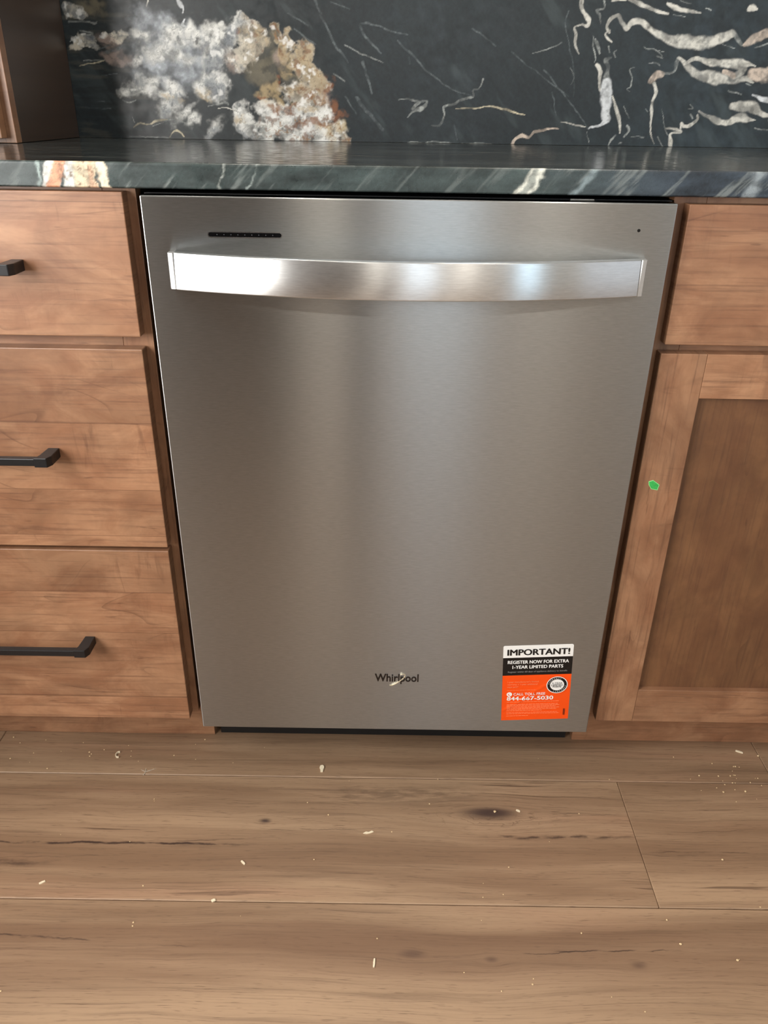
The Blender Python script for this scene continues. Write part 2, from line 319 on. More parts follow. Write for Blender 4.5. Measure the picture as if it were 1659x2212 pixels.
BLOBS = [(2,-457.9,196.9,15.7,12.2,0,1.0),(2,-449.7,182.9,26.1,15.7,0,1.0),(2,-422.6,171.9,19.2,19.2,0,1.0),(2,-467.9,171.3,12.2,10.5,0,1.0),(2,-457.7,158.5,20.9,12.2,0,1.0),(2,-477.1,126.1,13.9,10.5,0,1.0),(2,-453.6,123.5,27.9,10.5,0,1.0),(2,-417.1,115.1,31.4,15.7,0,1.0),(2,-439.0,102.8,27.9,15.7,0,1.0),(2,-382.5,103.6,19.2,17.4,0,1.0),(2,-366.2,148.1,24.4,24.4,0,1.0),(2,-405.3,130.0,31.4,15.7,0,1.0),(2,-434.9,138.4,45.3,17.4,0,1.0),(2,-350.1,139.6,20.9,26.1,0,1.0),(2,-470.5,97.9,13.9,12.2,0,1.0),(2,-423.2,91.0,15.7,10.5,0,1.0),(2,-364.5,130.6,24.4,20.9,0,1.0),(2,-385.3,159.4,20.9,20.9,0,1.0),(0,-408.1,166.3,22.6,13.9,0,1.0),(0,-443.0,141.2,24.4,12.2,-8,1.0),(0,-396.5,133.1,26.1,8.7,10,1.0),(0,-418.7,161.9,10.5,8.7,0,1.0),(0,-367.1,156.8,10.5,7.8,0,1.0),(0,-354.6,127.8,12.2,10.5,0,1.0),(0,-466.9,165.5,15.7,5.2,0,1.0),(0,-471.3,78.3,26.1,7.8,12,1.0),(0,-493.6,79.5,15.7,6.1,0,1.0),(0,-457.7,90.6,13.9,10.5,0,1.0),(0,-417.2,83.6,17.4,8.7,30,1.0),(0,-428.9,71.2,19.2,6.1,0,1.0),(0,-425.4,55.9,20.9,12.2,-35,1.0),(0,-402.3,43.8,19.2,7.8,-38,1.0),(0,-382.4,33.2,12.2,6.1,-30,1.0),(0,-350.5,17.9,20.9,7.8,-40,1.0),(0,-351.2,89.0,20.9,13.9,-30,1.0),(0,-345.1,80.0,15.7,8.7,0,1.0),(0,-480.7,124.6,8.7,8.7,0,1.0),(0,-379.1,171.0,7.0,12.2,0,1.0),(1,-578.4,200.9,15.7,9.6,0,1.0),(1,-588.8,207.8,8.7,7.0,0,1.0),(1,-562.5,155.6,10.5,5.2,0,1.0),(1,-572.1,148.2,20.9,5.2,20,1.0),(1,-512.3,164.9,12.2,6.1,0,1.0),(1,-534.3,163.9,5.2,3.8,0,1.0),(1,-588.3,142.2,8.7,4.9,0,1.0),(6,-528.3,158.9,19.2,6.1,8,1.0),(6,-510.1,133.0,24.4,10.5,28,1.0),(6,-528.4,123.9,13.9,6.1,15,1.0),(5,-549.0,208.3,22.6,7.8,25,1.0),(5,-534.9,214.1,10.5,7.0,0,1.0),(3,-420.6,68.3,19.2,3.1,8,1.0),(3,-357.6,75.3,12.2,8.7,0,1.0),(7,-419.9,135.7,12.2,9.6,0,1.0),(7,-480.3,140.7,7.8,15.7,-20,1.0),(7,-461.0,105.5,19.2,7.0,0,1.0),(7,-402.5,156.3,7.0,5.2,0,1.0),(7,-383.9,88.6,13.9,10.5,0,1.0),(7,-490.3,78.0,7.0,3.5,0,1.0),(7,-430.0,107.5,10.5,8.7,0,1.0),(0,-329.3,160.2,26.1,20.9,0,1.0),(0,-338.3,173.0,17.4,13.9,0,1.0),(0,-325.9,139.9,19.2,13.9,0,1.0),(0,-345.6,127.9,13.9,20.9,0,1.0),(0,-341.9,92.2,19.2,19.2,0,1.0),(0,-288.5,190.7,8.7,6.1,0,1.0),(0,-325.7,183.2,6.1,5.2,0,1.0),(0,-287.4,182.2,19.2,10.5,0,1.0),(0,-264.0,182.6,7.8,5.2,0,1.0),(1,-271.7,166.7,22.6,12.2,0,1.0),(1,-271.5,145.0,19.2,13.9,0,1.0),(1,-256.0,149.6,12.2,10.5,0,1.0),(1,-294.7,127.1,15.7,13.9,0,1.0),(1,-227.9,171.6,8.7,10.5,0,1.0),(1,-230.6,184.4,0.9,0.9,0,1.0),(1,-223.3,161.6,5.2,10.5,20,1.0),(1,-207.0,151.7,8.7,19.2,15,1.0),(1,-180.5,136.0,12.2,19.2,15,1.0),(1,-190.5,141.7,2.6,7.0,0,1.0),(1,-159.3,106.7,12.2,13.9,0,1.0),(1,-276.7,192.3,7.0,4.4,0,1.0),(3,-266.5,169.7,10.5,7.0,0,1.0),(3,-281.3,173.8,7.0,3.5,0,1.0),(3,-212.7,135.6,7.0,10.5,0,1.0),(3,-197.3,140.2,4.4,10.5,20,1.0),(3,-205.1,115.0,12.2,8.7,0,1.0),(3,-228.6,87.7,4.9,15.7,0,1.0),(3,-251.2,84.3,10.5,7.0,0,1.0),(3,-257.1,72.1,19.2,6.1,0,1.0),(3,-233.2,66.3,31.4,7.0,10,1.0),(3,-184.9,57.7,34.8,5.2,10,1.0),(3,-243.1,75.3,12.2,15.7,0,1.0),(3,-299.6,32.8,10.5,5.2,0,1.0),(3,-114.0,24.4,10.5,8.7,0,1.0),(3,-147.5,22.4,10.5,10.5,0,1.0),(6,-304.3,134.3,10.5,13.9,0,1.0),(6,-308.9,119.5,10.5,10.5,0,1.0),(6,-218.2,128.2,10.5,7.0,0,1.0),(6,-142.9,70.6,12.2,10.5,0,1.0),(5,-261.1,120.2,26.1,19.2,0,1.0),(5,-246.3,141.0,13.9,17.4,0,1.0),(5,-258.8,102.3,20.9,10.5,0,1.0),(5,-230.0,129.5,10.5,10.5,0,1.0),(5,-231.7,161.5,12.2,10.5,0,1.0),(5,-188.6,100.3,20.9,12.2,0,1.0),(5,-150.3,52.0,15.7,7.0,0,1.0),(5,-244.9,105.5,17.4,15.7,0,1.0),(0,-180.6,82.3,31.4,15.7,0,1.0),(0,-167.4,64.1,27.9,15.7,0,1.0),(0,-244.3,52.3,26.1,12.2,0,1.0),(0,-173.0,48.6,34.8,12.2,0,1.0),(0,-208.6,30.9,40.1,13.9,0,1.0),(0,-226.8,16.5,31.4,15.7,0,1.0),(0,-182.8,17.1,40.1,19.2,0,1.0),(0,-147.7,11.3,20.9,17.4,0,1.0),(0,-246.9,3.5,15.7,7.0,0,1.0),(0,-154.4,97.8,12.2,12.2,0,1.0),(0,-289.4,28.2,19.2,13.9,30,1.0),(0,-295.2,46.9,8.7,13.9,0,1.0),(1,-123.0,14.8,19.2,15.7,0,1.0),(1,-112.5,5.4,13.9,8.7,0,1.0),(4,-138.9,99.5,10.5,12.2,0,1.0),(4,-146.0,88.8,10.5,10.5,0,1.0),(4,-172.1,79.4,10.5,7.8,0,1.0),(4,-129.3,58.5,8.7,15.7,20,1.0),(4,-117.3,44.7,10.5,8.7,0,1.0),(4,-200.8,52.1,13.1,7.8,0,1.0),(4,-232.3,49.3,12.2,7.0,0,1.0),(4,-148.9,34.9,43.5,5.6,-12,1.0),(4,-222.8,101.3,7.0,7.0,0,1.0),(4,-294.2,109.3,8.7,7.0,0,1.0),(4,-187.2,91.3,19.2,3.8,0,1.0),(4,-144.7,70.6,4.4,8.7,0,1.0),(4,-257.3,69.0,12.2,3.1,0,1.0),(4,-293.0,174.3,7.0,3.5,0,1.0),(7,-239.9,135.2,7.0,12.2,0,1.0),(7,-192.1,98.7,20.9,10.5,20,1.0),(7,-210.0,120.9,13.9,4.4,30,1.0),(7,-309.1,94.1,19.2,13.9,0,1.0),(7,-296.7,74.6,31.4,20.9,0,1.0),(7,-267.4,15.9,27.9,8.7,15,1.0),(7,-325.2,148.7,8.7,5.2,0,1.0),(7,-323.8,123.8,13.9,3.5,0,1.0),(7,-162.2,62.7,4.4,4.4,0,1.0),(7,-257.0,161.2,5.2,5.2,0,1.0),(7,-206.3,88.0,7.0,10.5,0,1.0)]

# the right-hand veins run on past the picture's edge
VEINS += [(1, [(676, 206, 5), (730, 192, 7), (800, 200, 8), (880, 182, 6), (960, 190, 3)]), (0, [(670, 116, 10), (740, 104, 9), (820, 112, 7), (900, 96, 3)]),
          (0, [(676, 48, 3), (740, 36, 5), (830, 44, 4), (930, 30, 2)]), (4, [(700, 150, 2), (790, 142, 3), (860, 150, 2)]), (0, [(740, 225, 4), (840, 232, 6), (940, 222, 3)])]


STONE_DARK = np.array(lin(32, 39, 41)[:3]); STONE_GREY = np.array(lin(66, 75, 76)[:3])
KIND_COL = {0: lin(238, 238, 232), 1: lin(226, 218, 200), 2: lin(158, 164, 170), 3: lin(196, 172, 128), 4: lin(136, 88, 56),
            5: lin(120, 112, 92), 6: lin(190, 168, 156), 7: lin(44, 52, 53)}
VEIN_COL = {0: lin(212, 210, 200), 1: lin(206, 190, 174), 2: lin(206, 196, 168), 3: lin(216, 220, 222), 4: lin(150, 154, 150), 5: lin(98, 106, 107)}


def smooth_line(pts, n=4):
    """Catmull-Rom through the points of a vein"""
    p = np.array([pts[0]] + list(pts) + [pts[-1]], dtype=float)
    out = []
    for i in range(1, len(p) - 2):
        for k in range(n):
            t = k / n
            out.append(.5 * (2 * p[i] + (p[i + 1] - p[i - 1]) * t + (2 * p[i - 1] - 5 * p[i] + 4 * p[i + 1] - p[i + 2]) * t * t + (3 * p[i] - p[i - 1] - 3 * p[i + 1] + p[i + 2]) * t ** 3))
    return [tuple(v) for v in out] + [tuple(p[-2])]


def paint_slab(X, Z):
    """colour of the backsplash stone; X, Z in millimetres from the appliance centre and the worktop"""
    a, b = X * 0.64 - Z * 0.77, X * 0.77 + Z * 0.64
    cloud = fbm(X, Z, 90, 4, 3)
    streak = fbm(a / 3.4, b, 26, 4, 11)
    fine = fbm(X, Z, 3.2, 3, 21)
    grit = fbm(a / 2.2, b, 5, 3, 17)
    col = STONE_DARK[None] * (0.40 + 0.70 * cloud + 0.55 * (fine - .5) + 0.55 * grit)[:, None]
    blend(col, sstep(streak, 0.56, 0.80) * 0.55, STONE_GREY)
    left = sstep(-X, 330, 470)
    layer = fbm(X / 7, Z, 10, 4, 33)
    blend(col, left * sstep(layer, 0.55, 0.75) * 0.35, lin(96, 92, 80)[:3])
    blend(col, left * sstep(layer, 0.55, 0.30) * 0.5, lin(26, 28, 27)[:3])
    wx = X + 6 * (fbm(X, Z, 20, 3, 41) - .5)
    wz = Z + 6 * (fbm(X, Z, 20, 3, 43) - .5)
    rag = fbm(X, Z, 17, 5, 51, 0.62) - .5
    tex = fbm(X, Z, 11, 4, 61, 0.55)
    tex2 = fbm(X, Z, 16, 4, 67, 0.6)
    tur = 1 - np.abs(2 * fbm(wx + 8 * tex2, wz - 8 * tex, 28, 5, 77, 0.58) - 1) * 1.6
    wm = np.zeros_like(X)
    bwx = X + 24 * (fbm(X, Z, 34, 3, 141) - .5) + 12 * (fbm(X, Z, 11, 3, 147) - .5)
    bwz = Z + 24 * (fbm(X, Z, 34, 3, 143) - .5) + 12 * (fbm(X, Z, 11, 3, 149) - .5)
    smoky = sstep(-X, 290, 360)
    for kind in (2, 5, 0, 1, 6, 3, 4, 7):
        tot = np.zeros_like(X)
        for k, cx, cz, rx, rz, rot, st in BLOBS:
            if k != kind: continue
            s = np.abs(X - cx) < (max(rx, rz) * 2 + 12)
            r = math.radians(rot); dx = bwx[s] - cx; dz = bwz[s] - cz
            u = (dx * math.cos(r) - dz * math.sin(r)) / (rx + .6); v = (dx * math.sin(r) + dz * math.cos(r)) / (rz + .6)
            d = np.sqrt(u * u + v * v) + (1.3 if kind in (0, 1) else 1.0) * rag[s]
            soft = {2: (1.75, 0.35), 5: (1.6, 0.5), 4: (1.3, 0.6), 7: (1.3, 0.4), 6: (1.5, 0.5), 3: (1.5, 0.6)}.get(kind, (1.42, 0.95))
            m = sstep(d, *soft)
            if kind == 0: m = m + (sstep(d, 1.75, 0.30) - m) * smoky[s]
            tot[s] = np.maximum(tot[s], m * st)
        amount = {2: 0.9, 5: 0.7, 7: 0.62, 4: 0.75, 3: 0.62, 6: 0.5, 1: 0.85}.get(kind, 0.97)
        if kind in (5, 6, 3, 7): amount = amount * (0.45 + 0.55 * sstep(tur, .3, .7))
        shade = 0.72 + 0.55 * tex if kind != 2 else 0.22 + 1.5 * tex2 * tex2 * 1.6
        if kind in (0, 1):
            shade = 0.24 + 0.55 * sstep(tur, 0.15, 0.6) + 0.24 * sstep(tex, 0.35, 0.62) - 0.30 * sstep(tex2, 0.55, 0.75)
            shade = np.clip(shade, 0.16, 1.12)
        if kind in (0, 1): wm = np.maximum(wm, tot)
        if kind == 4: tot = tot * sstep(tex, 0.30, 0.55)
        if kind == 3: tot = tot * sstep(tex2, 0.30, 0.52)
        blend(col, tot * amount, np.array(KIND_COL[kind][:3])[None] * shade[:, None])
    blot = fbm(X, Z, 9, 3, 71)
    # boundaries between the crystals: rust to the right, grey to the left
    seam = sstep(np.abs(fbm(wx, wz, 24, 4, 91, .6) - .5), .030, .0) * wm
    east = sstep(X, -300, -240)
    up = east * sstep(Z, 45, 85)
    blend(col, wm * up * (.25 + .5 * sstep(tur, .2, .6)), np.array(lin(176, 154, 116)[:3])[None] * (.6 + .6 * tex)[:, None])
    blend(col, wm * up * sstep(fbm(wx, wz, 26, 4, 101, .6), .50, .66) * .75, lin(74, 70, 58)[:3])
    blend(col, wm * (1 - east) * sstep(fbm(wx, wz, 34, 4, 103, .6), .47, .66) * .72, lin(96, 106, 116)[:3])
    blend(col, wm * east * sstep(fbm(wx, wz, 12, 3, 105, .6), .58, .68) * .6, lin(120, 78, 48)[:3])
    blend(col, seam * east * .75 * sstep(tex2, .35, .55), lin(150, 112, 70)[:3])
    blend(col, seam * (1 - east) * .6, lin(96, 104, 108)[:3])
    blend(col, sstep(np.abs(fbm(wx, wz, 15, 3, 95, .6) - .52), .022, .0) * wm * .5, lin(74, 76, 72)[:3])
    blend(col, sstep(fbm(X, Z, 10, 3, 97), .60, .76) * wm * .7, lin(248, 248, 244)[:3])
    for tone, pts in VEINS:
        c = np.array(VEIN_COL[tone][:3])
        lo = min(p[0] for p in pts) - 25; hi = max(p[0] for p in pts) + 25
        s = np.where((X > lo) & (X < hi))[0]
        if not len(s): continue
        x, z = wx[s], wz[s]
        best = np.full(len(s), 9.0)
        pts = smooth_line(pts)
        for (x0, z0, w0), (x1, z1, w1) in zip(pts[:-1], pts[1:]):
            dx, dz = x1 - x0, z1 - z0
            t = np.clip(((x - x0) * dx + (z - z0) * dz) / (dx * dx + dz * dz + 1e-6), 0, 1)
            w = np.maximum(w0 + t * (w1 - w0), 0.42) + 0.16
            best = np.minimum(best, np.hypot(x - x0 - t * dx, z - z0 - t * dz) / w)
        best = best + 0.8 * rag[s]
        thin = max(p[2] for p in pts) < 1.6
        m = sstep(best, 1.25, 0.5 if thin else 0.72)
        if tone in (4, 5): m = m * (0.45 + 0.75 * sstep(blot[s], 0.35, 0.6))
        if tone == 5: m = m * 0.75
        if not thin:
            cc = col[s]; blend(cc, sstep(best, 2.0, 1.1) * 0.35, lin(26, 32, 35)[:3]); col[s] = cc
        shade = (0.50 + 0.62 * sstep(tex2[s], 0.30, 0.62)) * (0.85 + .3 * tex[s]) * (1 - 0.40 * sstep(blot[s], 0.55, 0.75))
        cc = col[s]; blend(cc, m * (0.98 - .35 * sstep(fbm(X[s], Z[s], 18, 3, 83), .5, .75)), c[None] * shade[:, None]); col[s] = cc
    return np.clip(col, 0.004, 0.9)


def paint_edge(X, Z):
    """colour of the worktop's front edge; Z in mm below its top"""
    sl = X + 0.9 * Z
    cloud = fbm(sl / 3, Z, 14, 4, 5)
    stre = fbm(sl / 1.2, Z / 6, 7, 4, 15)
    fine = fbm(X, Z, 2.2, 3, 25)
    base = np.array(lin(62, 73, 72)[:3]); bluish = np.array(lin(60, 70, 80)[:3])  # lighter than the backsplash: the edge's stronger light is put into its colour
    t = sstep(X, 120, 330)[:, None]
    col = (base * (1 - t) + bluish * t) * (0.15 + 1.45 * cloud + 0.5 * (fine - .5))[:, None]
    dens = 0.22 + 0.75 * np.exp(-((X + 270) / 70) ** 2) + 0.3 * sstep(X, 150, 300)
    blend(col, sstep(stre, 0.54, 0.76) * 0.75 * dens, lin(168, 176, 172)[:3])
    blend(col, sstep(fbm(sl / 2, Z, 20, 4, 35), 0.55, 0.75) * sstep(X, 120, 260) * 0.35, lin(122, 136, 148)[:3])
    wx = X + 11 * (fbm(X, Z, 9, 4, 45) - .5)
    tex = fbm(X, Z, 6, 4, 55, 0.65)
    def slab(x0, x1, c, lean=0.0, edge=1.4, amt=1.0):
        u = wx + lean * Z
        m = sstep(u, x0 - edge, x0 + edge) * (1 - sstep(u, x1 - edge, x1 + edge)) * amt
        blend(col, m, np.array(lin(*c)[:3])[None] * (0.68 + 0.6 * sstep(tex, .25, .65))[:, None])
    slab(-404, -385, (216, 216, 208), 0.32)
    slab(-394, -382, (204, 150, 118), 0.45)
    slab(-384, -372, (206, 206, 198), 0.15)
    slab(-374, -349, (206, 192, 164), 0.05)
    slab(-360, -352, (206, 150, 120), 0.0, 1.4, 0.5)
    slab(-349, -339, (222, 208, 184), -0.15)
    slab(-414, -411, (150, 166, 162), 0.15)
    blend(col, sstep(fbm(X, Z, 3, 3, 65), 0.66, 0.74) * sstep(-X, 345, 352) * sstep(X, -400, -390) * 0.7, lin(120, 84, 56)[:3])
    slab(134, 152, (206, 208, 196), 0.55, 2.5)
    slab(137, 146, (70, 84, 84), 0.5, 2.0, 0.6)
    slab(205, 212, (150, 166, 170), 0.9, 4, 0.6)
    slab(384, 396, (150, 160, 164), 0.3, 4, 0.7)
    slab(-205, -203, (150, 156, 150), 0.4, 1.2, 0.8); slab(-168, -166, (140, 150, 146), 0.5, 1.2, 0.8)
    return np.clip(col, 0.004, 0.9)


def colour_layer(me, cols):
    a = me.color_attributes.new('stone', 'FLOAT_COLOR', 'POINT')
    buf = np.ones((len(me.vertices), 4), dtype=np.float32)
    buf[:, :3] = cols
    a.data.foreach_set('color', buf.ravel())


def stone_material(name, rough, attr=True, flat=None):
    n = NT(name)
    v = n.node('ShaderNodeTexCoord').outputs['Object']
    if attr:
        at = n.node('ShaderNodeAttribute', attribute_name='stone')
        col = at.outputs['Color']
    else:
        s = n.xyz(v)
        w = n.noise(n.vec(n.math('MULTIPLY', s[0], 5.0), n.math('MULTIPLY', s[1], 60.0), s[2]), 1.0, 5, 0.6, 0.5)
        w2 = n.noise(n.vec(n.math('MULTIPLY', s[0], 3.0), n.math('MULTIPLY', s[1], 14.0), s[2]), 1.0, 4, 0.6, 0.5)
        col = n.mix(n.step(w2, 0.35, 0.7), lin(34, 38, 38), lin(62, 68, 68))
        col = n.mix(n.step(w, 0.60, 0.74, 0.0, 0.7), col, lin(150, 144, 130))
    k = n.noise(v, 900, 3)
    c = n.node('ShaderNodeVectorMath', operation='SCALE')
    n.put(c.inputs[0], col)
    n.put(c.inputs['Scale'], n.step(k, 0.25, 0.75, 0.88, 1.12))
    f = n.noise(v, 60, 4)
    n.set(Base_Color=c.outputs[0], Roughness=n.step(f, 0.3, 0.7, rough - 0.05, rough + 0.08))
    n.bump(n.noise(v, 140, 4), 0.12, 0.0006)
    return n.m


def fine_axis(parts):
    """grid positions: list of (start, end, step)"""
    r = []
    for a, b, s in parts:
        m = max(1, int(round((b - a) / s)))
        r += [a + (b - a) * i / m for i in range(m)]
    r.append(parts[-1][1])
    return np.array(r)


def grid_slab(name, xs, zs, yf, thick, paint, mats, parent=None):
    """a slab whose front face is a fine grid carrying the stone's colour"""
    nx, nz = len(xs), len(zs)
    X, Z = np.meshgrid(xs, zs)
    F = np.stack([X.ravel(), np.full(X.size, yf), Z.ravel()], 1)
    cor = np.array([(xs[0], yf + thick, zs[0]), (xs[-1], yf + thick, zs[0]), (xs[-1], yf + thick, zs[-1]), (xs[0], yf + thick, zs[-1])])
    co = np.concatenate([F, cor])
    i = np.arange(nx * nz).reshape(nz, nx)
    q = np.stack([i[:-1, :-1], i[:-1, 1:], i[1:, 1:], i[1:, :-1]], -1).reshape(-1, 4)
    faces = q.tolist()
    b = nx * nz
    faces += [[b + 1, b, b + 3, b + 2], i[-1, :].tolist() + [b + 2, b + 3], i[0, ::-1].tolist() + [b, b + 1],
              i[:, 0].tolist()[::-1][::-1] + [b + 3, b], i[::-1, -1].tolist() + [b + 1, b + 2]]
    me = bpy.data.meshes.new(name)
    me.from_pydata(co.tolist(), [], faces)
    for m in mats: me.materials.append(m)
    colour_layer(me, paint(co[:, 0], co[:, 2]))
    me.update()
    o = bpy.data.objects.new(name, me)
    C.objects.link(o)
    if parent: o.parent = parent
    return o


# ---------------------------------------------------------------- materials
M = {}
M['wall'] = plain('wall_paint', lin(196, 190, 180), 0.8, mottled=0.02)
M['white_wall'] = plain('white_wall_paint', lin(236, 234, 230), 0.8, mottled=0.02)
M['ceiling'] = plain('ceiling_paint', lin(232, 230, 225), 0.85, mottled=0.02)
M['white_trim'] = plain('white_trim', lin(225, 223, 218), 0.5, mottled=0.02)
M['added_dark'] = plain('added_partition_dark', lin(40, 35, 32), 0.6, mottled=0.1)  # for the added stub wall that darkens the steel's reflection
M['reflection_dark'] = plain('reflection_dark', lin(24, 20, 18), 0.5, mottled=0.1)  # near-black, for the added pieces mirrored as dark bands in the steel
W_L, W_M, W_D = lin(174, 131, 98), lin(145, 101, 72), lin(88, 55, 37)
M['maple_x'] = maple('maple_horizontal', 'x', W_L, W_M, W_D, stave=0.105)
M['maple_rail'] = maple('maple_rail', 'x', W_L, W_M, W_D)
M['maple_z'] = maple('maple_vertical', 'z', W_L, W_M, W_D)
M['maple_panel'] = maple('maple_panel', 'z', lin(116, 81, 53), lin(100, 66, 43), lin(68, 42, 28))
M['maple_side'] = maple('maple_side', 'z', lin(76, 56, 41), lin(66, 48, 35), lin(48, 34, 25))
M['black'] = plain('black_plastic', lin(14, 14, 15), 0.55, mottled=0.1)
M['pull'] = plain('matte_black_metal', lin(24, 24, 26), 0.38, metal=0.0, mottled=0.15, scale=400)
M['letter'] = plain('badge_black', lin(26, 18, 14), 0.35)
M['gold'] = plain('badge_gold', lin(246, 234, 204), 0.3, metal=0.5)
M['chrome'] = plain('bright_trim', lin(226, 226, 224), 0.16, metal=1.0, mottled=0.02)
M['cap'] = plain('satin_cap', lin(236, 236, 234), 0.38, metal=1.0, mottled=0.02)
M['glossblack'] = plain('gloss_black', lin(8, 8, 9), 0.12)
M['led'] = plain('unlit_indicator', lin(70, 72, 76), 0.3)
M['sealant'] = plain('dark_sealant', lin(70, 72, 70), 0.5)


def steel(name, base, rough, aniso):
    n = NT(name)
    P = n.xyz(n.node('ShaderNodeTexCoord').outputs['Object'])
    h = n.noise(n.vec(n.math('MULTIPLY', P[0], 60.0), n.math('MULTIPLY', P[1], 60.0), n.math('MULTIPLY', P[2], 1100.0)), 1.0, 4, 0.65)
    h2 = n.noise(n.vec(n.math('MULTIPLY', P[0], 90.0), n.math('MULTIPLY', P[1], 90.0), n.math('MULTIPLY', P[2], 700.0)), 1.0, 3, 0.6)
    f = n.math('ADD', n.math('MULTIPLY', h, 0.6), n.math('MULTIPLY', h2, 0.4))
    c = n.node('ShaderNodeVectorMath', operation='SCALE')
    c.inputs[0].default_value = base[:3]
    n.put(c.inputs['Scale'], n.step(f, 0.30, 0.70, 0.91, 1.09))
    tg = n.node('ShaderNodeTangent', direction_type='UV_MAP', uv_map='brush')
    n.set(Base_Color=c.outputs[0], Metallic=1.0, Roughness=n.step(f, 0.2, 0.8, rough - .006, rough + .006), Anisotropic=aniso)
    n.put(n.b.inputs['Tangent'], tg.outputs[0])
    n.bump(f, 0.05, 0.0003)
    return n.m


def brush_uv(o):
    """u runs across the horizontal brushing, v along it"""
    me = o.data
    uv = me.uv_layers.new(name='brush')
    for l in me.loops:
        p = me.vertices[l.vertex_index].co
        uv.data[l.index].uv = (p.z * 3, p.x + p.y * 0.31)


M['steel'] = steel('brushed_steel', lin(178, 181, 181), 0.29, 1.0)
M['steel_handle'] = steel('brushed_handle', lin(232, 235, 236), 0.32, 1.0)


